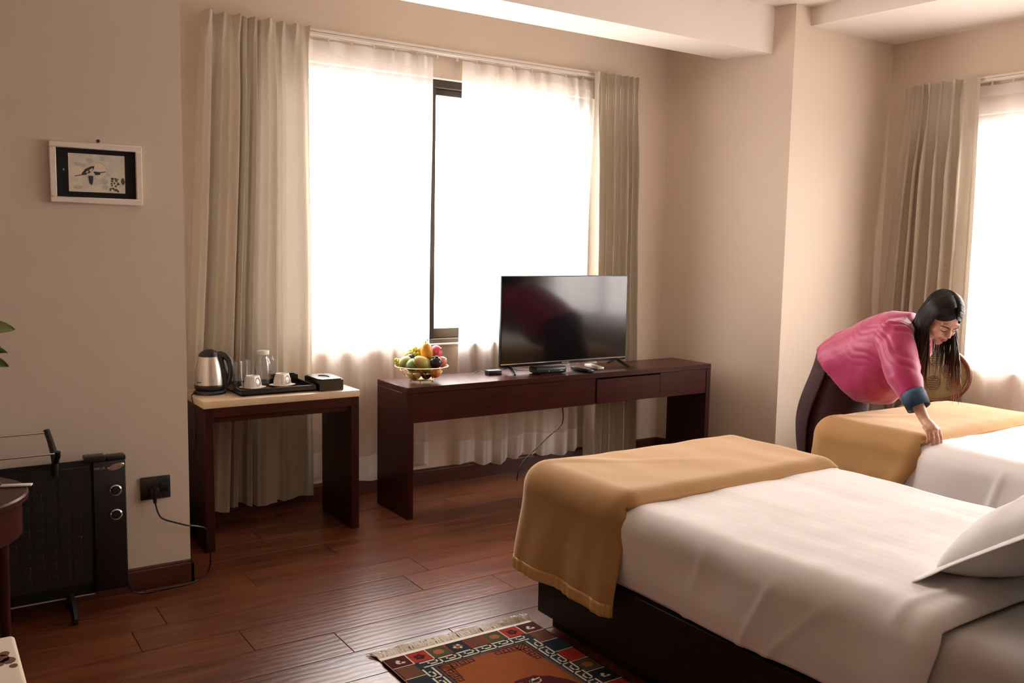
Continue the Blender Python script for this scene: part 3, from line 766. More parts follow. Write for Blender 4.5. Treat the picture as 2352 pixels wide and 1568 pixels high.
def remote(lab, c, ang, L, Wd, m, mb_):
    t = thing('remote_control', c, lab, 'remote control', 'remote controls on the desk')
    T = Matrix.Translation(Vector(c)) @ Matrix.Rotation(ang, 4, 'Z')
    MB().box(-L / 2, L / 2, -Wd / 2, Wd / 2, 0.0005, .020, m, .006, 2, T=T).build('casing', t)
    me = None
    for i in range(7):
        for j in range(3):
            if me is None:
                o = MB().box(-.004, .004, -.0035, .0035, 0, .0025, mb_, .001, 1).build('button'); me = o.data
            else: o = bpy.data.objects.new('button', me); COL.objects.link(o)
            p = T @ Vector((-L * .36 + i * L * .115, (j - 1) * Wd * .27, .0195)); o.location = p; o.rotation_euler = (0, 0, ang); par(o, t)
remote('black remote control lying nearest the desk edge beside the set-top box', (3.655, 4.625, CH), -1.62, .20, .048, M['black'], M['grey'])
remote('silver remote control lying behind the black one under the television', (3.815, 4.70, CH), -1.75, .19, .050, M['silver'], M['white_plastic'])
o = MB().tube(curve([(3.70, 4.915, .62), (3.715, 4.915, .50), (3.728, 4.915, .39), (3.70, 4.915, .335), (3.62, 4.915, .285), (3.50, 4.915, .20), (3.40, 4.912, .13), (3.355, 4.905, .07), (3.34, 4.90, .005)]), .0042, M['black'], 8).build('power_cable')
tag(o, 'black power cable hanging below the desk in front of the sheer curtain', 'cable')

# ------------------------------------------------------------------ heater against the left wall
HY = 4.045; HX0, HX1 = -0.06, 0.735
t = thing('panel_heater', (.34, HY, 0), 'black panel heater with towel bars standing by the left wall', 'heater')
MB().box(HX0, HX1, HY, HY + .05, .075, .648, M['blackm'], .008).build('panel_body', t)
mb = MB(); mb.box(HX0 + .02, .595, HY - .004, HY - .0005, .12, .625, M['black'], .002, 1); mb.build('front_panel', t)
me = None
for i in range(12):
    for j in range(9):
        if me is None: o = MB().box(-.017, .017, -.0012, 0, -.017, .017, M['black'], .0008, 1).build('dimple'); me = o.data
        else: o = bpy.data.objects.new('dimple', me); COL.objects.link(o)
        o.location = (.01 + i * .048, HY - .0042, .165 + j * .05); par(o, t)
MB().box(.605, HX1 - .004, HY - .010, HY - .0005, .085, .640, M['black'], .004).build('control_panel', t)
MB().box(HX0, HX1, HY + .012, HY + .04, .649, .652, M['silver']).build('top_trim', t)
MB().box(HX0 + .01, .60, HY - .002, HY + .03, .071, .0745, M['silver']).build('bottom_trim', t)
MB().box(.575, .655, HY - .012, HY + .055, .640, .664, M['black'], .004).build('top_clip', t)
MB().box(.66, HX1 + .001, HY - .008, HY + .052, .640, .658, M['black'], .006).build('top_corner', t)
mb = MB(); mb.lathe([(.001, -.006), (.030, -.006), (.034, -.003), (.034, 0), (.001, 0)], M['chrome'], 32, (.694, HY - .011, .614), T=roty(-.25) @ Matrix.Diagonal((1, 1, .42)) @ rotx(-PI / 2)); mb.build('oval_badge', t)
for z in (.513, .408):
    k = MB(); k.lathe([(.020, 0), (.0245, .001), (.0245, .012), (.020, .015), (.0175, .014), (.0175, .0)], M['chrome'], 36, (.689, HY - .0102, z), T=rotx(PI / 2)); kn = k.build('control_knob', t)
    MB().lathe([(.0005, .0), (.017, .0), (.0165, .019), (.0005, .0195)], M['black'], 32, (.689, HY - .0102, z), T=rotx(PI / 2)).build('knob_cap', kn)
def text(body, size, loc, m, parent, name='lettering', ext=.0004):
    c = bpy.data.curves.new(name, 'FONT'); c.body = body; c.size = size; c.extrude = ext; c.align_x = 'LEFT'
    o = bpy.data.objects.new(name, c); COL.objects.link(o); o.data.materials.append(m); o.location = loc; o.rotation_euler = (PI / 2, 0, 0)
    me = bpy.data.meshes.new_from_object(o.evaluated_get(bpy.context.evaluated_depsgraph_get())); bpy.data.objects.remove(o)
    o = bpy.data.objects.new(name, me); COL.objects.link(o); o.location = loc; o.rotation_euler = (PI / 2, 0, 0)
    if parent: par(o, parent)
    return o
text('NIKUR', .0150, (.608, HY - .0115, .6075), M['grey'], t)
mb = MB(); mb.prism([(0, 0), (.010, 0), (.005, .011)], 0, .0006, mat('amber_print', (.55, .22, .05), .5), T=Matrix.Translation((.6575, HY - .0108, .6075)) @ Matrix.Rotation(PI / 2, 4, 'X')); mb.build('brand_triangle', t)
for x in (.11, .505):
    MB().tube([(x, HY + .075, .012), (x, HY + .06, .05), (x, HY + .02, .066), (x, HY - .03, .062), (x, HY - .09, .045), (x, HY - .125, .014)], [.012, .016, .018, .018, .016, .012], M['black'], 10, flat=1.5).build('foot', t)
    for y in (HY - .122, HY + .074):
        MB().lathe([(.001, -.009), (.013, -.009), (.014, -.005), (.014, .005), (.013, .009), (.001, .009)], M['blackm'], 20, (x, y, .0142), T=roty(PI / 2)).build('caster', t)
for x in (.465, -.02):
    mb = MB(); mb.tube([(x, HY - .012, .60), (x, HY - .014, .66), (x - .004, HY - .008, .70), (x - .012, HY + .03, .745), (x - .022, HY + .05, .785)], [.013, .014, .014, .012, .012], M['black'], 10, flat=.75)
    mb.tube([(x, HY - .014, .66), (x + .004, HY - .055, .695), (x + .004, HY - .058, .712)], [.012, .012, .011], M['black'], 10)
    mb.build('bar_bracket', t)
MB().tube([(-.05, HY - .056, .704), (.470, HY - .056, .704)], .0045, M['chrome'], 10).build('towel_bar', t)
MB().tube([(-.05, HY + .046, .774), (.448, HY + .046, .774)], .0045, M['chrome'], 10).build('towel_bar', t)
MB().tube(curve([(.872, 4.155, .462), (.874, 4.150, .40), (.885, 4.146, .35), (.906, 4.146, .322), (.96, 4.143, .297), (1.01, 4.138, .278), (1.06, 4.15, .262), (1.10, 4.17, .235), (1.115, 4.19, .17), (1.125, 4.20, .08),
           (1.118, 4.215, .018), (1.095, 4.21, .005), (1.05, 4.155, .005), (.98, 4.13, .0048), (.90, 4.125, .0048), (.82, 4.12, .006), (.76, 4.10, .03), (.735, 4.085, .09)]), .0038, M['black'], 8).build('power_cord', t)
MB().tube([(.872, 4.150, .470), (.872, 4.150, .43), (.873, 4.151, .398)], [.013, .011, .007], M['black'], 10).build('plug', t)
MB().box(.852, .892, 4.140, 4.1665, .425, .468, M['black'], .004).build('plug_body', t)

# outlet, picture
t = thing('wall_socket', (.88, YL, .464), 'black double wall socket with a plug, right of the heater', 'socket')
MB().box(.816, .944, YL - .010, YL - .0005, .413, .516, M['blackl'], .003).build('face_plate', t)
MB().box(.900, .934, YL - .013, YL - .0102, .445, .487, M['black'], .002).build('switch', t)
px0, px1, pz0, pz1 = .497, .854, 1.716, 1.966
t = thing('framed_picture', ((px0 + px1) / 2, YL - .01, (pz0 + pz1) / 2), 'small ink painting of a flying bird in a pale frame on the left wall', 'picture')
for (a, b, c, d) in ((px0, px1, pz1 - .025, pz1), (px0, px1, pz0, pz0 + .025), (px0, px0 + .025, pz0 + .025, pz1 - .025), (px1 - .025, px1, pz0 + .025, pz1 - .025)):
    MB().box(a, b, YL - .022, YL - .001, c, d, M['cream_frame'], .003, 1).build('frame_side', t)
MB().box(px0 + .024, px1 - .024, YL - .008, YL - .002, pz0 + .024, pz1 - .024, M['blackm']).build('black_mount', t)
M['paper'] = mat('painted_paper', (.84, .75, .58), .7, col2=(.60, .60, .53), vscale=26)
qx0, qx1, qz0, qz1 = .568, .786, 1.764, 1.921
pr = MB().box(qx0, qx1, YL - .0095, YL - .0082, qz0, qz1, M['paper']).build('painting', t)
INK = mat('ink', (.045, .042, .045), .7); WASH = mat('ink_wash', (.46, .47, .45), .7, col2=(.62, .60, .53), vscale=60); MOON = mat('moon_wash', (.84, .73, .57), .7); GREEN = mat('ink_olive', (.10, .11, .06), .7); PALE = mat('wing_white', (.70, .66, .55), .7)
mb = MB(); lay = [0]
def flat(pts, m):
    lay[0] += 1
    vs = [(qx0 + (qx1 - qx0) * a, YL - .0097 - lay[0] * .000012, qz1 - (qz1 - qz0) * b) for a, b in pts]
    mb.add(vs, [tuple(range(len(vs)))], m)
def blob(a, b, ra, rb, m, n=18, j=.0): flat([(a + ra * math.cos(-2 * PI * i / n) * (1 + j * nz((a * 9 + i, b, 0))), b + rb * math.sin(-2 * PI * i / n) * (1 + j * nz((i, a * 5, 1)))) for i in range(n)], m)
blob(.16, .50, .115, .16, MOON); blob(.53, .43, .155, .225, WASH, 28); blob(.525, .435, .145, .212, MOON, 28)
for (a, b, ra, rb) in ((.16, .27, .07, .05), (.25, .30, .06, .05), (.37, .17, .06, .06), (.60, .11, .05, .06), (.16, .88, .09, .05), (.62, .72, .06, .07), (.64, .86, .05, .06), (.70, .52, .03, .03)): blob(a, b, ra, rb, WASH, 16, .5)
flat([(.22, .53), (.29, .40), (.38, .33), (.46, .30), (.44, .40), (.37, .50), (.28, .56)], INK)
flat([(.36, .42), (.42, .36), (.43, .40), (.38, .47)], PALE); flat([(.30, .48), (.34, .43), (.35, .46), (.32, .51)], PALE)
flat([(.32, .52), (.44, .46), (.54, .49), (.52, .57), (.41, .585), (.33, .56)], PALE); flat([(.43, .45), (.55, .46), (.56, .53), (.47, .545)], INK)
flat([(.34, .57), (.43, .57), (.425, .70), (.40, .82), (.355, .76)], INK); flat([(.435, .58), (.50, .60), (.475, .72), (.435, .69)], PALE)
flat([(.10, .585), (.26, .535), (.26, .56), (.10, .605)], INK); flat([(.48, .48), (.66, .435), (.66, .452), (.50, .505)], INK)
rp = random.Random(3)
for k in range(26): blob(.72 + rp.random() * .17, .60 + rp.random() * .36, .012 + rp.random() * .014, .016 + rp.random() * .02, GREEN, 8, .4)
blob(.965, .68, .033, .09, GREEN, 10, .4)
mb.build('bird_drawing', pr, sharp=None)
mb = MB(); mb.box(.548, .553, YL - .0086, YL - .0081, 1.848, 1.856, M['grey']); mb.build('mount_mark', t)
mb = MB(); mb.lathe([(.0005, .006), (.006, .006), (.0075, .003), (.0075, 0), (.002, 0), (.002, -.016), (.0005, -.016)], mat('nail_brown', (.05, .015, .01), .4), 14, (.683, YL - .018, 1.976), T=rotx(PI / 2)); mb.build('hanging_nail', t)

# ------------------------------------------------------------------ foreground left: round table, key, plant, chair
rtx, rty, rtz, rtr = .015, 3.515, .70, .302
t = thing('round_table', (rtx, rty, 0), 'round dark wooden table at the left edge, in front of the heater', 'table')
MB().lathe([(.001, -.03), (rtr - .012, -.03), (rtr, -.022), (rtr, -.006), (rtr - .006, 0), (.001, 0)], M['cherry'], 64, (rtx, rty, rtz)).build('table_top', t)
MB().lathe([(.001, -.15), (rtr - .028, -.15), (rtr - .022, -.145), (rtr - .022, -.031), (.001, -.031)], M['cherry'], 64, (rtx, rty, rtz)).build('apron', t)
for k in range(4):
    a = -.50 + k * PI / 2; x = rtx + .235 * math.cos(a); y = rty + .235 * math.sin(a)
    MB().tube([(x, y, rtz - .151), (x, y, .3), (x, y, 0)], [.022, .018, .015], M['cherry_v'], 10).build('leg', t)
t = thing('room_key', (.27, 3.55, rtz), 'metal room key on a ring with a white tag on the round table', 'key')
T = Matrix.Translation((.283, 3.535, rtz + .0012)) @ Matrix.Rotation(-.35, 4, 'Z')
MB().box(-.05, .05, -.013, .013, 0, .007, M['white_plastic'], .003, 2, T=T).build('white_tag', t)
MB().box(-.02, .035, .0131, .0146, .001, .006, mat('tag_red', (.30, .05, .03), .5), 0, T=T).build('red_edge', t)
n = 24; MB().tube([T @ Vector((-.062 + .016 * math.cos(2 * PI * i / n), .016 * math.sin(2 * PI * i / n), .004 + .006 * math.sin(2 * PI * i / n))) for i in range(n)], .0016, M['chrome'], 6, closed=True).build('ring', t)
mb = MB(); mb.lathe([(.001, 0), (.012, 0), (.012, .003), (.001, .003)], M['chrome'], 20, T @ Vector((-.09, .004, .001))); mb.box(-.004, .004, .010, .05, 0, .003, M['chrome'], 0, T=T @ Matrix.Translation((-.09, .004, .001)))
for k in range(3): mb.box(.004, .009, .028 + k * .008, .032 + k * .008, 0, .003, M['chrome'], 0, T=T @ Matrix.Translation((-.09, .004, .001)))
mb.build('key_blade', t)
t = thing('potted_plant', (.0, 3.50, rtz), 'leafy green plant on the round table, leaf tips at the left edge', 'plant')
MB().lathe([(.001, 0), (.05, 0), (.055, .004), (.07, .10), (.074, .12), (.068, .12), (.062, .105), (.001, .10)], M['porcelain'], 32, (0, 3.5, rtz)).build('pot', t)
LG = mat('leaf_green', (.045, .10, .025), .45, col2=(.07, .12, .035), vscale=14); LY = mat('leaf_young', (.16, .19, .05), .45)
me = None; rp = random.Random(11)
mb = MB(); lv = []
for k in range(9):
    a = -.6 + k * .72; L = .24 + .05 * rp.random(); reach = .14 + .07 * rp.random()
    if k == 0: a, L, reach = -.12, .47, .20
    if k == 1: a, L, reach = .20, .42, .19
    pts = [Vector((0, 3.5, rtz + .10)) + Vector((math.cos(a) * reach * s, math.sin(a) * reach * s, L * (s ** .8))) for s in (0, .25, .5, .75, 1)]
    mb.tube(pts, [.0035, .003, .0025, .002, .0015], M['stem'], 6)
    for s in range(2, 5):
        for q in (-1, 1, .2): lv.append((pts[s], a + q * .9 + rp.uniform(-.2, .2), rp.uniform(-.4, .5), .07 + .025 * rp.random(), LG if rp.random() < .8 else LY))
mb.build('stems', t)
tw = [(.012, 3.49, rtz + .10), (.07, 3.45, rtz + .30), (.15, 3.38, rtz + .44), (.205, 3.33, rtz + .50)]
MB().tube(tw, [.003, .0028, .0022, .0016], M['stem'], 6).build('stems', t)
for (p, a, ti, L_, m_) in ((tw[3], -.3, 1.0, .040, LY), (tw[3], .2, -.15, .055, LG), (tw[3], -.9, .5, .045, LG), (tw[3], .6, .7, .040, LY), ((.19, 3.345, rtz + .475), -.25, -.35, .075, LG), ((.17, 3.36, rtz + .455), -.5, -.5, .07, LG), ((.185, 3.35, rtz + .47), .2, .6, .06, LG)): lv.append((Vector(p), a, ti, L_, m_))
def leaf_mesh(L, Wd, m):
    b = MB()
    b.grid(lambda u, v: ((L * v), (u - .5) * 2 * Wd * math.sin(PI * min(1, v * .96 + .03)) ** .8 * (1 - .3 * v), .012 * math.sin(v * 3) - abs(u - .5) * -.012), 4, 7, m)
    return b
for (p, a, tilt, L, m) in lv:
    o = leaf_mesh(L, .27 * L, m).build('leaf', None, sharp=None); o.location = p; o.rotation_euler = (R.choice((-1, 1)) * R.uniform(.7, 1.3), -tilt, a); par(o, t)
# pale upholstered stool
t = thing('upholstered_stool', (-.08, 2.5, 0), 'cream floral upholstered stool at the bottom left corner of the view', 'stool')
M['uphol'] = mat('cream_upholstery', (.66, .55, .42), .75, bump=.1, bscale=200)
AX1 = .205
ar = MB().box(-.38, AX1, 2.20, 2.815, .30, .452, M['uphol'], .012, 3).build('seat_cushion', t)
MB().box(-.37, AX1 - .01, 2.21, 2.805, .24, .299, M['cherry'], .004, 1).build('seat_frame', t)
for x in (-.34, AX1 - .035):
    for y in (2.24, 2.775): MB().lathe([(.014, 0), (.022, .239)], M['cherry_v'], 12, (x, y, 0)).build('leg', t)
mb = MB(); ROSE = mat('floral_brown', (.16, .055, .03), .8)
for (a, b, rr) in ((-.045, 2.66, .020), (-.028, 2.64, .017), (-.055, 2.63, .015), (-.035, 2.69, .013), (-.062, 2.70, .009), (-.02, 2.60, .010)):
    mb.prism([(AX1 + a + rr * math.cos(2 * PI * i / 9) * (1 + .3 * nz((i, a * 30, 0))), b + rr * 1.3 * math.sin(2 * PI * i / 9)) for i in range(9)], .4521, .4526, ROSE)
mb.build('floral_print', ar)
MB().tube([(AX1 - .105, 2.22, .4515), (AX1 - .105, 2.79, .4515)], .003, M['uphol'], 8).build('piping', t)

# ------------------------------------------------------------------ rug
GX0, GX1, GY1, GY0 = 1.418, 2.112, 2.962, 1.55
t = thing('rug', ((GX0 + GX1) / 2, (GY0 + GY1) / 2, 0), 'small patterned wool rug with cream fringe beside the nearer bed', 'rug')
def rc(c): return mat('rug_%d' % int(c[0] * 1000 + c[1] * 777 + c[2] * 333), c, .95, spec=.1, var=.22, vscale=160)
NAVY = rc((.020, .026, .034)); CREAM = rc((.62, .55, .42)); RUST = rc((.27, .072, .018)); MAROON = rc((.075, .010, .012)); RED = rc((.36, .030, .018)); OLIVE = rc((.075, .070, .028)); BROWN = rc((.14, .05, .025)); ORANGE = rc((.34, .12, .035)); EDGEO = rc((.40, .17, .05)); TAUPE = rc((.13, .065, .05))
MB().box(GX0, GX1, GY0, GY1, .001, .011, NAVY, .004, 2).build('pile', t)
mb = MB(); LV = [1]
GW = GX1 - GX0; GL = GY1 - GY0
def rpoly(pts, m):
    """pts in metres from the far left corner: a to the right, b towards the room"""
    z = .0111 + LV[0] * .00005
    vs = [(GX0 + a, GY1 - b, z) for a, b in pts]
    ar_ = sum(vs[i][0] * vs[(i + 1) % len(vs)][1] - vs[(i + 1) % len(vs)][0] * vs[i][1] for i in range(len(vs)))
    if ar_ < 0: vs.reverse()
    mb.add(vs, [tuple(range(len(vs)))], m)
def rrect(a0, a1, b0, b1, m): rpoly([(a0, b0), (a1, b0), (a1, b1), (a0, b1)], m)
def rblob(a, b, ra, rb, m, n=14, j=.35): rpoly([(a + ra * math.cos(2 * PI * i / n) * (1 + j * nz((a * 50 + i * .7, b * 40, 0))), b + rb * math.sin(2 * PI * i / n) * (1 + j * nz((i * .7, a * 50, 3)))) for i in range(n)], m)
def rline(pts, wd, m):
    for (a, b), (c, d) in zip(pts, pts[1:]):
        L = math.hypot(c - a, d - b); ux, uy = (c - a) / L * wd / 2, (d - b) / L * wd / 2
        rpoly([(a - ux - uy, b - uy + ux), (c + ux - uy, d + uy + ux), (c + ux + uy, d + uy - ux), (a - ux + uy, b - uy - ux)], m)
S = .082; n = 8
cols = [(MAROON, 'comma'), (RED, 'flower'), (OLIVE, 'blob'), (NAVY, 'daisy'), (BROWN, ''), (OLIVE, 'blob'), (RED, 'flower'), (MAROON, 'comma')]
def square(a, b, sa, sb, m, mo):
    LV[0] = 1; rrect(a + .002, a + sa - .002, b + .002, b + sb - .002, m)
    LV[0] = 2; ca, cb = a + sa / 2, b + sb / 2
    if mo == 'comma':
        rblob(ca - .004, cb, .012, .016, CREAM); rblob(ca + .010, cb + .010, .010, .007, CREAM); rblob(ca - .016, cb - .012, .008, .010, NAVY); LV[0] = 3; rblob(ca + .003, cb + .004, .006, .006, MAROON, 8)
    elif mo == 'flower':
        for k in range(5): rblob(ca + .014 * math.cos(k * 1.257), cb + .014 * math.sin(k * 1.257), .010, .010, MAROON, 9)
        LV[0] = 3; rblob(ca, cb, .006, .006, OLIVE, 8)
    elif mo == 'blob': rblob(ca, cb, .022, .020, ORANGE)
    elif mo == 'daisy':
        for k in range(6): rblob(ca + .014 * math.cos(k * 1.047), cb + .014 * math.sin(k * 1.047), .007, .007, CREAM if k % 2 else ORANGE, 8)
        LV[0] = 3; rblob(ca, cb, .006, .006, RED, 8)
sa = (GW - .016) / n
for k, (m, mo) in enumerate(cols): square(.008 + k * sa, .006, sa, S, m, mo)
LV[0] = 4
seps = [CREAM, CREAM, RED, RED, RED, CREAM, CREAM]
for k, m in enumerate(seps):
    a = .008 + (k + 1) * sa; rline([(a, .006), (a, .006 + S)], .005, m)
side = [(BROWN, ''), (NAVY, ''), (RED, ''), (OLIVE, 'blob'), (NAVY, 'comma'), (RED, 'flower'), (OLIVE, 'blob'), (MAROON, 'comma'), (BROWN, ''), (RED, 'flower'), (NAVY, 'daisy'), (OLIVE, 'blob')]
for k in range(12):
    b = .006 + S + k * .098
    for q in (0, 1):
        m, mo = side[k]; a = .008 if q == 0 else GW - .008 - S; square(a, b, S, .098, m, mo)
        LV[0] = 4; rline([(a, b), (a + S, b)], .004, CREAM)
rrect(0, .004, 0, GL, EDGEO)
# key meander on its navy band
i0 = .008 + S + .006; bw = .050
def key_run(origin, ux, uy, vx, vy, L):
    u = .076; k = max(1, round(L / u)); u = L / k; h = bw - .012
    def P(a, b): return (origin[0] + ux * a + vx * b, origin[1] + uy * a + vy * b)
    for i in range(k):
        a = i * u
        rline([P(a + u * .06, h * 0), P(a + u * .86, h * 0), P(a + u * .86, h * .62), P(a + u * .40, h * .62), P(a + u * .40, h * .34)], .0078, CREAM)
        rline([P(a + u * .06, h), P(a + u * 1.06, h), P(a + u * 1.06, h * .34)], .0078, CREAM) if i < k - 1 else rline([P(a + u * .06, h), P(a + u * .9, h)], .0078, CREAM)
key_run((i0 + .012, i0 + .006 - .006), 1, 0, 0, 1, GW - 2 * i0 - .024)
key_run((i0 + .006 - .006, i0 + .050), 0, 1, 1, 0, GL - 2 * i0 - .06)
key_run((GW - i0, i0 + .050), 0, 1, -1, 0, GL - 2 * i0 - .06)
i1 = i0 + bw
LV[0] = 1
rrect(i1, GW - i1, i1, GL - i1, TAUPE)
i2 = i1 + .016; LV[0] = 2; rrect(i2, GW - i2, i2, GL - i2, RUST)
def fret(o, sx, sy):
    def P(a, b): return (o[0] + sx * a, o[1] + sy * b)
    for (a, b) in ((0, 1), (1, 0)):
        def Q(p, q): return P(p, q) if a == 0 else P(q, p)
        rline([Q(.005, .005), Q(.150, .005)], .006, MAROON); rline([Q(.020, .052), Q(.125, .040)], .005, MAROON)
        for k in range(3):
            s = .052 + k * .036; rline([Q(s, .006), Q(s, .036), Q(s + .022, .036), Q(s + .022, .018), Q(s + .011, .018)], .0058, MAROON)
    rline([P(.006, .006), P(.052, .052)], .006, MAROON); rline([P(.020, .006), P(.052, .036)], .005, MAROON); rline([P(.006, .020), P(.036, .052)], .005, MAROON)
LV[0] = 3
fret((i1 + .004, i1 + .004), 1, 1); fret((GW - i1 - .004, i1 + .004), -1, 1)
mc = (GW / 2 + .02, .60)
rblob(mc[0], mc[1], .17, .20, MAROON, 40, .12)
LV[0] = 5
for q in (-1, 1):
    pts = [(mc[0] + q * (.035 + .022 * math.cos(s)), mc[1] - .165 + .016 * math.sin(s)) for s in [k * .6 for k in range(9)]]; rline(pts, .006, CREAM)
    rline([(mc[0] + q * .012, mc[1] - .15), (mc[0] + q * .02, mc[1] - .172), (mc[0] + q * .06, mc[1] - .178)], .006, CREAM)
LV[0] = 4
for k in range(9): rblob(mc[0] - .06 + k * .015, mc[1] - .11 + .02 * math.sin(k * 2), .012, .012, (OLIVE, ORANGE, NAVY)[k % 3], 9)
mb.build('woven_pattern', t)
mb = MB(); FRG = mat('cream_cotton_fringe', (.90, .84, .74), .9, var=.06, vscale=150); mb.box(GX0, GX1, GY1, GY1 + .028, .0008, .006, FRG, .002, 1); mb.build('end_weave', t)
mb = MB()
rp = random.Random(5)
for k in range(330):
    a = k / 329; x = GX0 + GW * a + rp.uniform(-.004, .004); curl = .55 * rp.random(); hi = .004 + .016 * max(0, nz((a * 7, 2, 0))) + .018 * smoothstep(.72, .98, a) * rp.random()
    L = .045 + .025 * rp.random() - .01 * (a > .7); dx = rp.uniform(-.02, .02) - .01
    mb.tube([(x, GY1 + .026, .005), (x + dx * .4, GY1 + .026 + L * .4, .005 + hi), (x + dx, GY1 + .026 + L * .8, .004 + hi * .8), (x + dx * 1.6, GY1 + .026 + L, .0022)], [.0022, .0026, .0022, .001], CREAM, 5)
for k_, m_ in enumerate(mb.ms): mb.ms[k_] = FRG
o = mb.build('fringe', t); o['kind'] = 'stuff'

# ------------------------------------------------------------------ beds
def rounded(p, lo, hi, r):
    """map a point of a box surface onto the same box with rounded edges (bottom edge stays square)"""
    q = Vector((min(max(p.x, lo[0] + r), hi[0] - r), min(max(p.y, lo[1] + r), hi[1] - r), min(p.z, hi[2] - r)))
    d = p - q
    if d.length < 1e-9: return p.copy()
    return q + d.normalized() * r
def drape(lo, hi, r, sides, m, disp, nu=64, nz_=22, top=True):
    """cloth over a box: top and any of the sides L(eft), R(ight), F(oot)"""
    mb = MB()
    (x0, y0, z0), (x1, y1, z1) = lo, hi
    ny = max(12, int(nu * (y1 - y0) / (x1 - x0)))
    def W(p):
        q = rounded(p, lo, hi, r); return disp(q, p)
    if top: mb.grid(lambda u, v: W(Vector((x0 + (x1 - x0) * u, y0 + (y1 - y0) * v, z1))), nu, ny, m)
    if 'L' in sides: mb.grid(lambda u, v: W(Vector((x0, y0 + (y1 - y0) * v, z0 + (z1 - z0) * u))), nz_, ny, m)
    if 'R' in sides: mb.grid(lambda u, v: W(Vector((x1, y0 + (y1 - y0) * v, z1 + (z0 - z1) * u))), nz_, ny, m)
    if 'F' in sides: mb.grid(lambda u, v: W(Vector((x0 + (x1 - x0) * u, y1, z1 + (z0 - z1) * v))), nu, nz_, m)
    return mb
def weld(o, d=0.0006):
    bm = bmesh.new(); bm.from_mesh(o.data); bmesh.ops.remove_doubles(bm, verts=bm.verts, dist=d); bmesh.ops.recalc_face_normals(bm, faces=bm.faces); bm.to_mesh(o.data); bm.free(); return o

def bed(dx, dy, which, seed):
    X0, X1, Y0, Y1 = 2.12 + dx, 3.37 + dx, .90 + dy, 3.055 + dy
    t = thing('bed', ((X0 + X1) / 2, (Y0 + Y1) / 2, 0), 'low single bed with a dark wooden base, ' + which, 'bed', 'single beds')
    MB().box(X0, X1, Y0, Y1 - .115, .062, .325, M['bedwood'], .003, 1).build('base_frame', t)
    MB().box(X0 + .05, X1 - .05, Y0 + .05, Y1 - .155, 0, .0615, M['bedwood']).build('plinth', t)
    MB().box(X0 - .03, X1 + .03, Y0 - .075, Y0 - .005, 0, 1.0, M['bedwood'], .01).build('headboard', t)
    def dm(q, p):
        q = q.copy(); k = smoothstep(.34, .60, q.z)
        q.z += .006 * nz((q.x * 3, q.y * 3, seed)); 
        if abs(p.z - .615) > 1e-4: q.x += .008 * nz((q.y * 4, q.z * 6, seed + 2)); q.y += .006 * nz((q.x * 4, q.z * 6, seed + 5))
        return q
    o = weld(drape((X0 + .034, Y0, .326), (X1 - .034, Y1 - .04, .608), .06, 'LRF', M['sheet2'], dm, 60, 14).build('mattress', t, sharp=None)); solid(o, .006)
    tag(o, 'mattress in a fitted grey-white sheet')
    # top sheet / duvet: from the foot to y = 1.18, tucked at the sides
    ye = 1.175 + dy
    SZ = .640
    def ds(q, p):
        q = q.copy(); sd = 1 - smoothstep(.50, .63, q.z)
        # the near edge slants towards the foot as it runs down the side
        if p.y < ye + .7:
            f = 1 - (p.y - ye) / .7
            q.y += f * .05 * min(1.35, max(0, (.625 - q.z) / .21))
        wr = nz((q.x * 2.2 + seed, q.y * 3.2, 1)) * .007 + nz((q.x * 9, q.y * 2 + q.z * 4, seed)) * .004 + nz((q.x * 5, q.y * 14, seed + 8)) * .002
        bul = .012 * smoothstep(ye + .30, ye + .02, p.y)
        sx = 1 - smoothstep(.565, .642, q.z)
        q.z += (wr + bul) * (1 - sx)
        if q.x < X0 + .09 or q.x > X1 - .09:
            s_ = -1 if q.x < (X0 + X1) / 2 else 1
            q.x += s_ * sx * (.010 * nz((q.y * 3.0, q.z * 5, seed + 3)) + .006 * math.sin(q.y * 9 + q.z * 10 + 3 * nz((q.y, q.z * 2, 4))) * sd + bul - .012 * smoothstep(.42, .33, q.z))
        g = q.y - ye - .17 + .02 * math.sin(q.x * 6); q.z += .006 * math.exp(-(g / .02) ** 2) * (1 - sd)
        if p.x < X0 + .1:
            for (yy, kk) in ((1.72, .5), (1.52, .9), (2.02, .3)): g = q.y - dy - yy - kk * (.6 - q.z); q.x -= .007 * math.exp(-(g / .016) ** 2) * sd
        return q
    mt = MB()
    o = weld(drape((X0 - .004, ye, .338), (X1 + .004, Y1, SZ), .092, 'LRF', M['stripe'], ds, 110, 30).build('top_sheet', None, sharp=None)); solid(o, .010)
    recenter(o, ((X0 + X1) / 2, (ye + Y1) / 2, .34)); tag(o, 'white satin-striped cotton cover spread over the bed ' + which, 'bedspread', 'white bedspreads')
    return X0, X1, Y0, Y1
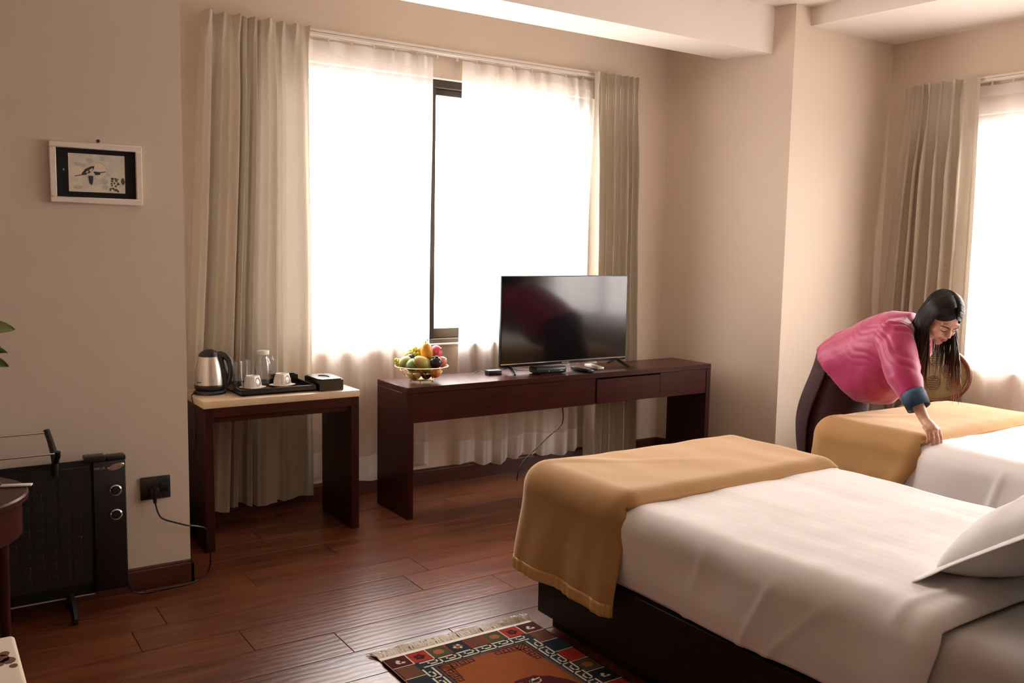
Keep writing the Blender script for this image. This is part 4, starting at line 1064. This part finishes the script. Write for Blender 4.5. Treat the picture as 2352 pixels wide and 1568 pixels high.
def mat_stripe():
    m = mat('satin_stripe_cotton', (.86, .82, .80), .72, spec=.22, sheen=.1, bump=.12, bscale=7)
    nt = m.node_tree; N = nt.nodes; L = nt.links; b = N['Principled BSDF']
    tc = N.new('ShaderNodeTexCoord'); wv = N.new('ShaderNodeTexWave'); wv.bands_direction = 'X'; wv.inputs['Scale'].default_value = 6.5
    wv.inputs['Distortion'].default_value = .3
    L.new(tc.outputs['Object'], wv.inputs['Vector'])
    rp = N.new('ShaderNodeValToRGB'); rp.color_ramp.elements[0].position = .46; rp.color_ramp.elements[1].position = .54
    rp.color_ramp.elements[0].color = (.855, .812, .792, 1); rp.color_ramp.elements[1].color = (.87, .835, .815, 1)
    L.new(wv.outputs['Fac'], rp.inputs['Fac']); L.new(rp.outputs[0], b.inputs['Base Color'])
    r2 = N.new('ShaderNodeMapRange'); r2.inputs['To Min'].default_value = .76; r2.inputs['To Max'].default_value = .62
    L.new(wv.outputs['Fac'], r2.inputs['Value']); L.new(r2.outputs[0], b.inputs['Roughness'])
    return m
M['stripe'] = mat_stripe()
B1 = bed(0, 0, 'nearer the camera, beside the rug', 1.3)
B2 = bed(1.98, .07, 'by the bending woman', 4.1)

BR = .105
def blanket(B, ys, which, seed, pull=None):
    X0, X1, Y0, Y1 = B
    lo = (X0 - .022, ys, .235); hi = (X1 + .022, Y1 + .028, .668)
    def db(q, p):
        q = q.copy(); dn = smoothstep(.57, .24, q.z)
        side = p.z < hi[2] - 1e-4
        if side:
            if abs(p.x - lo[0]) < 1e-4 or abs(q.x - lo[0]) < .05:
                q.x -= dn * (.035 + .011 * math.sin((q.y - ys) * 13 + seed) + .007 * math.sin((q.y - ys) * 29 + 2 * q.z))
            elif abs(p.x - hi[0]) < 1e-4: q.x += dn * (.03 + .02 * math.sin(q.y * 12 + seed))
            if abs(p.y - hi[1]) < 1e-4 or q.y > hi[1] - .06: q.y += dn * (.012 + .008 * math.sin(q.x * 11 + seed))
        q.z += .006 * nz((q.x * 2.5, q.y * 3, seed)) + .004 * nz((q.x * 8, q.y * 5, seed)) 
        # a crease that runs from the foot corner
        g = (q.x - lo[0]) * .5 - (hi[1] - q.y) * .9 + .02; q.z += .006 * math.exp(-(g / .03) ** 2) * smoothstep(.9, .0, q.x - lo[0]) * (1 - dn)
        if pull: q = pull(q, p, dn)
        return q
    t = thing('blanket', ((lo[0] + hi[0]) / 2, (lo[1] + hi[1]) / 2, .66), 'folded mustard wool blanket across the foot of the bed ' + which, 'blanket', 'mustard blankets')
    o = weld(drape(lo, hi, BR, 'LRF', M['blanket'], db, 96, 34).build('wool_cloth', t, sharp=None)); solid(o, .009, 1)
    # folded edge on the top: rounded roll and the satin-bound layers under it
    def edge(off_y, dz, rad, m, name, x0, x1, wob):
        pts = []; n = 80
        for i in range(n + 1):
            u = i / n; x = x0 + (x1 - x0) * u
            p = Vector((x, ys, hi[2])); q = db(rounded(p, lo, hi, BR), p)
            pts.append(Vector((q.x, q.y + off_y + wob * nz((x * 7, seed, 2)), q.z + dz + wob * .4 * nz((x * 9, seed, 7)))))
        MB().tube(pts, rad, m, 10, flat=1.2).build(name, t, sharp=None)
    edge(0.0, .003, .0085, M['blanket'], 'fold_edge', lo[0] + .0, hi[0] - .0, 0)
    if not pull:
        edge(-.012, -.0085, .006, M['satin'], 'satin_binding', lo[0] + .62, hi[0] - .02, .010)
        edge(-.004, -.012, .006, M['blanket'], 'lower_layer', lo[0] + .50, hi[0] - .01, .006)
    # satin binding along the hem of the left side
    def hem(u, v):
        y = ys + (hi[1] - ys) * u; p = Vector((lo[0], y, lo[2] + .048 * v)); q = db(rounded(p, lo, hi, BR), p)
        q.x -= .0105 + .003 * math.sin(u * 90) * (.5 + .5 * math.sin(u * 17)); q.z -= .002
        return q
    o = MB().grid(hem, 90, 4, M['satin']).build('satin_hem', t, sharp=None); solid(o, .002)
    return t
blanket(B1, 2.385, 'beside the rug', .4)
HAND = Vector((B2[0] + .06, 2.475, .66))
def pull2(q, p, dn):
    # the open end is gathered where the hand holds it and falls back towards the foot below
    f = smoothstep(.55, 0, p.y - 2.47)
    if p.z < .667 and p.x < B2[0] + .1: q.y += f * .06 * math.sin(dn * PI) ; q.x -= .02 * f * math.sin(dn * 5) ; q.x -= .015 * math.sin((q.y * 7 + q.z * 9)) * dn
    d = (Vector((q.x, q.y, 0)) - Vector((HAND.x, HAND.y, 0))).length; q.z += .012 * math.exp(-(d / .09) ** 2)
    return q
blanket(B2, 2.47, 'where the woman bends', 2.2, pull2)

# pillow on the near bed
def pillow(c, Wd, L, th, T, lab):
    t = thing('pillow', c, lab, 'pillow'); c = Vector(c)
    mb = MB()
    def surf(sg):
        def fn(u, v):
            a = (u - .5) * 2; b = (v - .5) * 2
            h = (max(0, 1 - abs(a) ** 2.6) ** .5) * (max(0, 1 - abs(b) ** 2.6) ** .5)
            k = 1 - .05 * (abs(a) ** 2 * (1 - abs(b)) * 0)
            p = Vector((a * Wd / 2 * (1 - .06 * (1 - abs(b) ** 2) * 0), b * L / 2, sg * th / 2 * h))
            p.z += .008 * nz((a * 3, b * 3, sg)) * h + .004 * nz((a * 9, b * 7, sg)) * h
            return c + T @ p
        return fn
    mb.grid(surf(1), 40, 32, M['sheet']); mb.grid(surf(-1), 40, 32, M['sheet'])
    o = weld(mb.build('cushion', t, sharp=None), .0004)
    fw = .085; mb = MB(); per = []
    for (a, b) in [(-1 + 2 * i / 20, -1) for i in range(20)] + [(1, -1 + 2 * i / 16) for i in range(16)] + [(1 - 2 * i / 20, 1) for i in range(20)] + [(-1, 1 - 2 * i / 16) for i in range(16)]: per.append((a, b))
    n = len(per)
    def fl(u, v):
        a, b = per[int(round(u * n)) % n]; 
        p = Vector((a * (Wd / 2 + fw * v - .004), b * (L / 2 + fw * v - .004), -.012 * v + .006 * v * nz((a * 2, b * 2, 2))))
        return c + T @ p
    mb.grid(fl, n, 3, M['sheet'], closed_u=True); o = mb.build('flange', t, sharp=None); solid(o, .003, 0)
    return t
pillow((2.73, 1.215, .805), .64, .47, .21, rotx(-.62) @ roty(0.0), 'plump white flanged pillow leaning at the head of the nearer bed')

# ------------------------------------------------------------------ oval-backed chair by the far window
ch = Vector((5.725, 3.42, 0))
t = thing('oval_back_chair', ch, 'wooden chair with a patterned oval back, behind the bending woman', 'chair')
M['chairwood'] = mat('chair_wood', (.16, .045, .018), .25, col2=(.09, .022, .010), vscale=6, spec=.5, coat=.3)
def mat_brocade():
    m = mat('gold_brocade', (.26, .19, .085), .7, col2=(.19, .13, .055), vscale=30)
    return m
M['brocade'] = mat_brocade(); BRN = mat('brocade_brown', (.05, .026, .014), .75)
vd = Vector((-.86, -.51, 0)).normalized()      # the way the chair faces
vs_ = Vector((.51, -.86, 0)).normalized()
def cp(a, b, z): return ch + vs_ * a + vd * b + Vector((0, 0, z))
oc = .735
def ov(s, ra, rb, b): return cp(ra * math.cos(s), b - .10 * (rb * math.sin(s)), oc + rb * math.sin(s))
n = 44
MB().tube([ov(2 * PI * i / n, .215, .185, -.22) for i in range(n)], .021, M['chairwood'], 12, closed=True, flat=.8).build('back_rim', t)
mb = MB()
mb.grid(lambda u, v: cp(.198 * v * math.cos(2 * PI * u), -.22 - .10 * .168 * v * math.sin(2 * PI * u) + .022 * (1 - v * v), oc + .168 * v * math.sin(2 * PI * u)), 40, 10, M['brocade'], closed_u=True)
mb.grid(lambda u, v: cp(.198 * v * math.cos(-2 * PI * u), -.22 - .10 * .168 * v * math.sin(-2 * PI * u) - .012 * (1 - v * v), oc + .168 * v * math.sin(-2 * PI * u)), 40, 10, M['brocade'], closed_u=True)
pad = mb.build('back_pad', t)
mb = MB()
def onpad(a, z): 
    v2 = (a / .198) ** 2 + (z / .168) ** 2
    return cp(a, -.22 - .10 * z + .022 * (1 - v2) + .0012, oc + z)
def motif(ca, cz, ra, rb, w_, k=18, rot=0): 
    mb.tube([onpad(ca + ra * math.cos(2 * PI * i / k + rot), cz + rb * math.sin(2 * PI * i / k + rot)) for i in range(k)], w_, BRN, 5, closed=True, flat=.3)
for (ca, cz) in ((-.01, -.055), (-.10, .03), (.085, .035), (.0, .11), (-.12, -.07), (.12, -.06)):
    motif(ca, cz, .045, .048, .0035)
    for k in range(5): z = -.030 + k * .015; hw = math.sqrt(max(0, .036 ** 2 - z * z)); mb.tube([onpad(ca - hw, cz + z), onpad(ca + hw, cz + z)], .003, BRN, 5, flat=.3)
mb.build('woven_motifs', pad)
mb = MB(); mb.grid(lambda u, v: cp((.20 + .04 * v) * (u - .5) * 2, -.20 + .43 * v, .455 + .025 * (1 - (2 * u - 1) ** 4) * (1 - (2 * v - 1) ** 4)), 16, 16, M['brocade']); o = solid(mb.build('seat_pad', t, sharp=None), .05)
mb = MB()
P = [cp(-.205, -.205, 0), cp(.205, -.205, 0), cp(.245, .235, 0), cp(-.245, .235, 0)]
mb.prism([(p.x, p.y) for p in P], .365, .405, M['chairwood']); mb.build('seat_frame', t)
for (a, b) in ((-.19, -.19), (.19, -.19), (.225, .215), (-.225, .215)):
    pts = [cp(a, b, .37), cp(a, b, .18), cp(a * 1.04, b * 1.04, 0)]; MB().tube(pts, [.022, .017, .013], M['chairwood'], 10).build('leg', t)
for a in (-.17, .17): MB().tube([cp(a, -.205, .40), cp(a * .9, -.205, .50), cp(a * .75, -.208, .575)], [.017, .015, .016], M['chairwood'], 10).build('back_post', t)

# ------------------------------------------------------------------ the woman bending over the far bed
def fuse(mb, name, parent, voxel, smooth, m, disp=None):
    o = mb.build('shape', None, sharp=None)
    r_ = o.modifiers.new('r', 'REMESH'); r_.mode = 'VOXEL'; r_.voxel_size = voxel; r_.use_smooth_shade = True
    if smooth: q = o.modifiers.new('s', 'SMOOTH'); q.factor = .5; q.iterations = smooth
    me = bpy.data.meshes.new_from_object(o.evaluated_get(bpy.context.evaluated_depsgraph_get()))
    old = o.data; bpy.data.objects.remove(o); bpy.data.meshes.remove(old)
    me.name = name; me.materials.clear(); me.materials.append(m)
    if disp:
        me.update()
        nr = [v.normal.copy() for v in me.vertices]
        for v, n_ in zip(me.vertices, nr): v.co += n_ * disp(v.co)
    me.polygons.foreach_set('use_smooth', [True] * len(me.polygons)); me.update()
    o = bpy.data.objects.new(name, me); COL.objects.link(o); par(o, parent); return o
M['skin'] = mat('skin', (.60, .33, .235), .5, col2=(.54, .28, .19), vscale=14, sss=.12)
M['hair'] = None
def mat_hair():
    m = bpy.data.materials.new('dark_hair_backlit'); m.use_nodes = True; nt = m.node_tree; N = nt.nodes; L = nt.links; b = N['Principled BSDF']; out = N['Material Output']
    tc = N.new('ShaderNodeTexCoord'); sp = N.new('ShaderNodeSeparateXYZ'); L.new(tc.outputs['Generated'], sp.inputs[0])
    rp = N.new('ShaderNodeValToRGB'); e = rp.color_ramp.elements; e[0].position = .0; e[0].color = (.48, .19, .06, 1); e[1].position = .62; e[1].color = (.012, .0065, .005, 1)  # orange towards the tips: window backlight painted into the hair colour
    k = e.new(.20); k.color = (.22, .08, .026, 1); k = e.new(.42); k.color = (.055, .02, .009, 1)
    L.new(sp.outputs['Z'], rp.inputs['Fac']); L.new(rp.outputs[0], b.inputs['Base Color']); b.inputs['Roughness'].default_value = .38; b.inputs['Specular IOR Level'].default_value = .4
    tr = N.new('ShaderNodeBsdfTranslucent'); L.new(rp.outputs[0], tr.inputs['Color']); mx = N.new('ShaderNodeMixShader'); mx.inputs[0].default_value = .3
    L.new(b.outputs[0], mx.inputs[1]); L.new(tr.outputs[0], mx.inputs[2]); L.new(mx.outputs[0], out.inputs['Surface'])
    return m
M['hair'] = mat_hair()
M['pink'] = mat('magenta_silk', (.43, .022, .118), .48, spec=.3, col2=(.36, .015, .085), vscale=10, sheen=.4, bump=.12, bscale=30)
M['denim'] = mat('blue_cuff', (.022, .070, .125), .7, col2=(.014, .045, .085), vscale=30, bump=.1, bscale=90)
def mat_plaid():
    m = mat('maroon_plaid', (.060, .014, .018), .85, col2=(.022, .012, .014), vscale=40)
    nt = m.node_tree; N = nt.nodes; L = nt.links; b = N['Principled BSDF']; tc = N.new('ShaderNodeTexCoord')
    prev = b.inputs['Base Color'].links[0].from_socket
    for dr_, sc_, c_ in (('Z', 13, (.10, .016, .022, 1)), ('DIAGONAL', 11, (.014, .016, .018, 1))):
        wv = N.new('ShaderNodeTexWave'); wv.bands_direction = dr_; wv.inputs['Scale'].default_value = sc_; L.new(tc.outputs['Object'], wv.inputs['Vector'])
        rp = N.new('ShaderNodeMath'); rp.operation = 'GREATER_THAN'; rp.inputs[1].default_value = .72; L.new(wv.outputs['Fac'], rp.inputs[0])
        mul = N.new('ShaderNodeMath'); mul.operation = 'MULTIPLY'; mul.inputs[1].default_value = .4; L.new(rp.outputs[0], mul.inputs[0])
        mx = N.new('ShaderNodeMixRGB'); mx.inputs[2].default_value = c_; L.new(mul.outputs[0], mx.inputs[0]); L.new(prev, mx.inputs[1]); prev = mx.outputs[0]
    L.new(prev, b.inputs['Base Color']); return m
M['plaid'] = mat_plaid()
sk = M['skin']
HC = Vector((4.505, 2.675, 1.238)); HT = rotz(-.42) @ rotx(.74) @ Matrix.Diagonal((1.06, 1.06, 1.06))
def hd(x, y, z): return HC + HT @ Vector((x, y, z))
w_ = thing('person', (4.6, 3.36, 0), 'woman with long dark hair in a pink jacket, bending over the far bed', 'person')
NK = Vector((4.505, 2.83, 1.165)); RS = Vector((4.345, 2.84, 1.125)); RE = Vector((4.245, 2.70, .935)); RW = Vector((4.197, 2.545, .742))
LS = Vector((4.675, 2.86, 1.14)); LE = Vector((4.84, 3.07, .93)); LW = Vector((4.79, 3.24, .80))
PV = Vector((4.60, 3.27, .93))
b = MB()
b.ell(hd(0, .015, .035), (.074, .092, .086), sk, T=HT, n=24, k=16)
b.ell(hd(0, -.028, -.030), (.061, .060, .085), sk, T=HT, n=24, k=16)
b.ell(hd(0, -.066, -.098), (.024, .022, .020), sk, T=HT); b.ell(hd(0, -.072, .024), (.052, .014, .012), sk, T=HT)
for q in (-1, 1):
    b.ell(hd(.034 * q, -.060, -.036), (.026, .024, .030), sk, T=HT); b.ell(hd(.040 * q, -.022, -.074), (.024, .04, .030), sk, T=HT)
    b.ell(hd(.030 * q, -.078, .002), (.015, .010, .011), sk, T=HT); b.ell(hd(.073 * q, .012, -.008), (.009, .018, .030), sk, T=HT @ rotz(.3 * q)); b.ell(hd(.009 * q, -.099, -.030), (.007, .009, .007), sk, T=HT)
b.tube([hd(0, -.084, .016), hd(0, -.094, -.004), hd(0, -.108, -.026), hd(0, -.096, -.036)], [.008, .0085, .012, .008], sk, 12)
b.ell(hd(0, -.084, -.062), (.023, .012, .014), sk, T=HT)
b.tube([hd(0, .03, -.03), hd(0, .035, -.085), NK + Vector((0, .03, -.02))], [.052, .050, .058], sk, 16)
# trunk, legs, arms
b.tube([PV + Vector((0, .05, -.02)), Vector((4.58, 3.14, 1.0)), Vector((4.535, 2.98, 1.06)), Vector((4.51, 2.87, 1.11))], [.122, .12, .13, .10], sk, 20)
b.ell(PV, (.148, .118, .13), sk)
for q in (-1, 1):
    b.tube([PV + Vector((.085 * q, .03, -.03)), PV + Vector((.09 * q, .07, -.43)), PV + Vector((.085 * q, .10, -.84))], [.090, .060, .038], sk, 14)
    b.tube([PV + Vector((.085 * q, .12, -.86)), PV + Vector((.09 * q, .04, -.885)), PV + Vector((.095 * q, -.07, -.902))], [.042, .040, .026], sk, 12)
for (S_, E_, W_) in ((RS, RE, RW), (LS, LE, LW)):
    b.tube([NK.lerp(S_, .35), S_, E_, E_.lerp(W_, .35), W_], [.06, .055, .038, .037, .025], sk, 14)
# right hand: palm, four unequal curled fingers and the thumb
D = Vector((-.030, -.085, -.060)).normalized(); SX = Vector((.86, -.30, .0)).normalized(); UPH = SX.cross(D) * -1
if UPH.z < 0: UPH = -UPH
DN = Vector((-.06, -.12, -1)).normalized()
b.tube([RW, RW + D * .03, RW + D * .065, RW + D * .085], [.024, .027, .030, .024], sk, 14, flat=1.0)
b.ell(RW + D * .058 + SX * .004, (.041, .034, .020), sk, T=Matrix((SX, D, UPH)).transposed())
tips = []
for i, (off, l1, l2, l3, rr) in enumerate(((-.034, .030, .020, .014, .0078), (-.012, .037, .025, .017, .0087), (.011, .040, .028, .018, .0090), (.033, .036, .026, .018, .0088))):
    k0 = RW + D * (.082 - abs(off - .005) * .25) + SX * off
    d1 = (D * .55 + DN * .75 + SX * off * 2).normalized(); d2 = (DN + D * -.05).normalized(); d3 = (DN - D * .55).normalized()
    p1 = k0 + d1 * l1; p2 = p1 + d2 * l2; p3 = p2 + d3 * l3
    b.tube([k0 - D * .03, k0, p1, p2, p3], [rr * 1.25, rr * 1.25, rr * 1.12, rr, rr * .8], sk, 10); b.ell(p3, rr * .82, sk, n=10, k=8); b.ell(k0 + UPH * .002, rr * 1.35, sk, n=10, k=8)
    if i == 1: ringp = (k0.lerp(p1, .62), d1, rr)
t0 = RW + D * .028 + SX * .026; t1 = t0 + (SX * .5 + D * .75 + DN * .3).normalized() * .036; t2 = t1 + (D * .6 + DN * .8).normalized() * .028; t3 = t2 + DN * .018
b.tube([t0 - D * .02 - SX * .01, t0, t1, t2, t3], [.014, .014, .0108, .0098, .0075], sk, 10)
# left hand resting on the blanket
b.ell(LW + Vector((.0, -.045, -.022)), (.038, .045, .016), sk)
for i in range(4): b.tube([LW + Vector((-.028 + i * .019, -.07, -.022)), LW + Vector((-.034 + i * .023, -.105, -.026)), LW + Vector((-.038 + i * .025, -.135 + abs(i - 1.4) * .008, -.034))], [.009, .0085, .007], sk, 8)
b.tube([LW + Vector((-.02, -.03, -.022)), LW + Vector((-.055, -.06, -.026)), LW + Vector((-.068, -.085, -.032))], [.012, .010, .008], sk, 8)
fuse(b, 'body', w_, .0042, 3, sk)
DK = mat('lash_dark', (.012, .008, .007), .6); LIP = mat('lips', (.36, .075, .075), .4)
for q in (-1, 1):
    MB().tube([hd(.012 * q, -.0985, .020), hd(.026 * q, -.0945, .0265), hd(.044 * q, -.082, .024), hd(.052 * q, -.072, .018)], [.0022, .0032, .0028, .0012], DK, 8, flat=.6).build('eyebrow', w_)
    MB().tube([hd(.016 * q, -.0885, -.003), hd(.024 * q, -.0905, -.0065), hd(.034 * q, -.0885, -.0065), hd(.045 * q, -.079, -.002)], [.0012, .002, .0022, .0014], DK, 8).build('eyelashes', w_)
MB().ell(hd(0, -.0945, -.0585), (.018, .0055, .0042), LIP, T=HT).ell(hd(0, -.0935, -.0665), (.016, .0060, .0050), LIP, T=HT).build('lips', w_)
mb = MB(); c, d_, rr = ringp
a_ = d_.orthogonal().normalized(); b_ = d_.cross(a_)
mb.tube([c + (a_ * math.cos(2 * PI * i / 20) + b_ * math.sin(2 * PI * i / 20)) * (rr * 1.22) for i in range(20)], .0014, M['gold'], 6, closed=True); mb.build('finger_ring', w_)

# jacket
pk = M['pink']; j = MB()
secs = [((4.588, 3.275, .870), .245, .215, (.72, .70)), ((4.57, 3.16, .915), .248, .212, (.62, .78)), ((4.545, 3.02, .995), .235, .202, (.46, .89)), ((4.522, 2.91, 1.065), .195, .188, (.32, .95)), ((4.512, 2.82, 1.125), .125, .130, (.2, .98))]
def jk(u, v):
    f = v * (len(secs) - 1); i = min(int(f), len(secs) - 2); t_ = f - i; A, B_ = secs[i], secs[i + 1]
    c = Vector(A[0]).lerp(Vector(B_[0]), t_); b_ = A[1] + (B_[1] - A[1]) * t_; a_ = A[2] + (B_[2] - A[2]) * t_; ey = A[3][0] + (B_[3][0] - A[3][0]) * t_; ez = A[3][1] + (B_[3][1] - A[3][1]) * t_
    th = 2 * PI * u; cs, sn = math.cos(th), math.sin(th); k = 1 + .05 * (1 - v) * math.sin(5 * th + 1)
    return c + Vector((a_ * cs * k, ey * b_ * sn * k, ez * b_ * sn * k))
j.grid(jk, 40, 20, pk, closed_u=True)
nA = len(j.v); j.add([jk(i / 40, 0) for i in range(40)] , [tuple(range(39, -1, -1))], pk); j.add([jk(i / 40, 1) for i in range(40)], [tuple(range(40))], pk)
j.tube([NK + Vector((-.05, .05, -.03)), RS + Vector((-.0, .01, .005)), RS.lerp(RE, .5), RE + Vector((0, 0, -.01)), RE.lerp(RW, .42)], [.092, .096, .092, .084, .064], pk, 24)
j.tube([NK + Vector((.05, .05, -.03)), LS, LS.lerp(LE, .5), LE, LE.lerp(LW, .55)], [.085, .085, .082, .075, .06], pk, 24)
def wrk(p):
    q = Vector((p.x, p.y, p.z)); f = (q.z * .75 + q.y * .65) * 26 + 5 * nz((q.x * 5, q.y * 5, q.z * 5))
    near = smoothstep(.42, .05, (q - RS).length)
    g = (q.z * .9 - q.y * .45 + q.x * .3) * 60 + 6 * nz((q.x * 6, q.y * 6, q.z * 6))
    return .007 * nz((q.x * 7, q.y * 7, q.z * 9)) + .0085 * (abs(math.sin(f)) ** 2 - .5) * max(0, .3 + .9 * nz((q.x * 4, q.y * 4 + 3, q.z * 4))) + .0075 * near * (abs(math.sin(g)) - .5)
fuse(j, 'jacket', w_, .007, 5, pk, wrk)
# turned back cuffs
def cuff(E_, W_, s0, s1, r0, r1):
    ax = (W_ - E_).normalized(); a = ax.orthogonal().normalized(); bb = ax.cross(a); n = 30
    prof = [(s0, r0 - .010), (s0 - .004, r0), (s0 + .02, r0 + .003), (s1 - .02, r1), (s1, r1 - .004), (s1 - .004, r1 - .012), (s0 + .01, r0 - .012)]
    def fn(u, v):
        k = min(int(v * len(prof) + .5), len(prof) - 1); s_, r_ = prof[k]; th = 2 * PI * u
        r_ *= 1 + .06 * math.sin(2 * th + 1) ; c0 = E_ + ax * s_ + ax * .008 * math.sin(th + 1)
        return c0 + (a * math.cos(th) + bb * math.sin(th)) * r_
    return MB().grid(fn, n, len(prof) - 1, M['denim'], closed_u=True)
La = (RW - RE).length
tag(cuff(RE, RW, La * .38, La * .72, .064, .066).build('cuff', w_, sharp=None), 'rolled blue cuff'); 
Ll = (LW - LE).length
cuff(LE, LW, Ll * .5, Ll * .8, .060, .060).build('cuff', w_, sharp=None)
# wrapped skirt with an overlapping flap
s_ = MB(); pm = M['plaid']
def skr(u, v):
    th = 2 * PI * u; z = 1.0 - .955 * v
    cx = 4.605 + .01 * v; cy = 3.31 + .075 * smoothstep(0, .5, v)
    rx = .170 + .020 * smoothstep(0, .4, v) - .05 * smoothstep(.5, 1, v); ry = .145 + .045 * smoothstep(0, .5, v) - .05 * smoothstep(.6, 1, v)
    k = 1 + .02 * math.sin(9 * th + 3 * v) * v
    return Vector((cx + rx * k * math.cos(th), cy + ry * k * math.sin(th), z))
s_.grid(skr, 60, 30, pm, closed_u=True); o = s_.build('skirt', w_, sharp=None); solid(o, .004)
f_ = MB()
def flp(u, v):
    th = PI * (.42 + .62 * u * (1 - .15 * v)); p = skr(th / (2 * PI), v * .86); c = Vector((4.605, 3.36, p.z)); d = p - c; d.z = 0
    return p + d.normalized() * (.010 + .022 * v * smoothstep(.6, 1, u) + .012 * math.sin(v * 4))
f_.grid(flp, 30, 30, pm); o = f_.build('skirt_flap', w_, sharp=None); solid(o, .004)
# hair: cap with a centre parting and long locks hanging straight down
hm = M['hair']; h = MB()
cap = MB(); cap.ell((0, .018, .036), (.083, .100, .095), hm, n=96, k=64)
keep = [f for f in cap.f if not (lambda c: (c.y < -.030 and c.z < .075 - abs(c.x) * .62) or (c.z < -.03 and c.y < .03))(sum((Vector(cap.v[i]) for i in f), Vector()) / len(f))]
pv = []
for p in cap.v:
    p = Vector(p); g = math.exp(-(p.x / .004) ** 2) * .005 if p.z > .06 else 0
    p = p * (1 - g / .1); pv.append(hd(*p) + HT @ Vector((0, 0, .0015 * math.sin(p.x * 500))))
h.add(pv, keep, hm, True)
rp = random.Random(21)
def lock(root, side, L, rad, drift):
    """from the parting over the side of the head, then hanging"""
    x, y = root
    pts = []; wf = math.sqrt(max(.10, 1 - ((y - .016) / .103) ** 2))
    for a in (0, .35, .7, 1.05, 1.4):
        pts.append(hd(side * (.087 * wf * math.sin(a) + .002), .016 + (y - .016) * (1 - .06 * a), .036 + .098 * math.cos(a) * wf))
    e = hd(side * .089 * wf, .016 + (y - .016) * .93, -.03); pts.append(e)
    k = 7; wv = rp.uniform(-.012, .012); wv2 = rp.uniform(0, 6)
    for i in range(1, k + 1):
        s = i / k; pts.append(e + Vector((drift[0] * s + .5 * wv * math.sin(5 * s + wv2), drift[1] * s + wv * math.sin(6 * s + wv2), -L * s)))
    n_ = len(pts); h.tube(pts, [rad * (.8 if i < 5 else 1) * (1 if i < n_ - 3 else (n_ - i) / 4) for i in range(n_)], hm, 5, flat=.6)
for i in range(150):      # her right side, nearer the camera
    y = rp.uniform(-.045, .113); lock((0, y), -1, rp.uniform(.20, .34) - (.05 if y > .07 else 0), rp.uniform(.004, .007), (rp.uniform(-.055, .02), rp.uniform(-.03, .01) + .06 * smoothstep(.0, .10, y)))
for i in range(130):      # her left side, towards the window
    y = rp.uniform(-.075, .113); lock((0, y), 1, rp.uniform(.26, .40), rp.uniform(.003, .0055), (rp.uniform(-.02, .03), rp.uniform(-.05, .02)))
for q in (-1, 1):         # hair swept back along the hairline
    for k in range(7):
        pts = []
        for i in range(10):
            x = .002 + .079 * i / 9; z = .077 - .62 * x + .004 * k - .002; rr_ = 1 - (x / .083) ** 2 - ((z - .036) / .095) ** 2
            pts.append(hd(q * x, .018 - .101 * math.sqrt(max(.0, rr_)) - .001 * k * 0, z))
        pts += [hd(q * .086, .02, .005 + .004 * k), hd(q * .088, .03, -.04)]
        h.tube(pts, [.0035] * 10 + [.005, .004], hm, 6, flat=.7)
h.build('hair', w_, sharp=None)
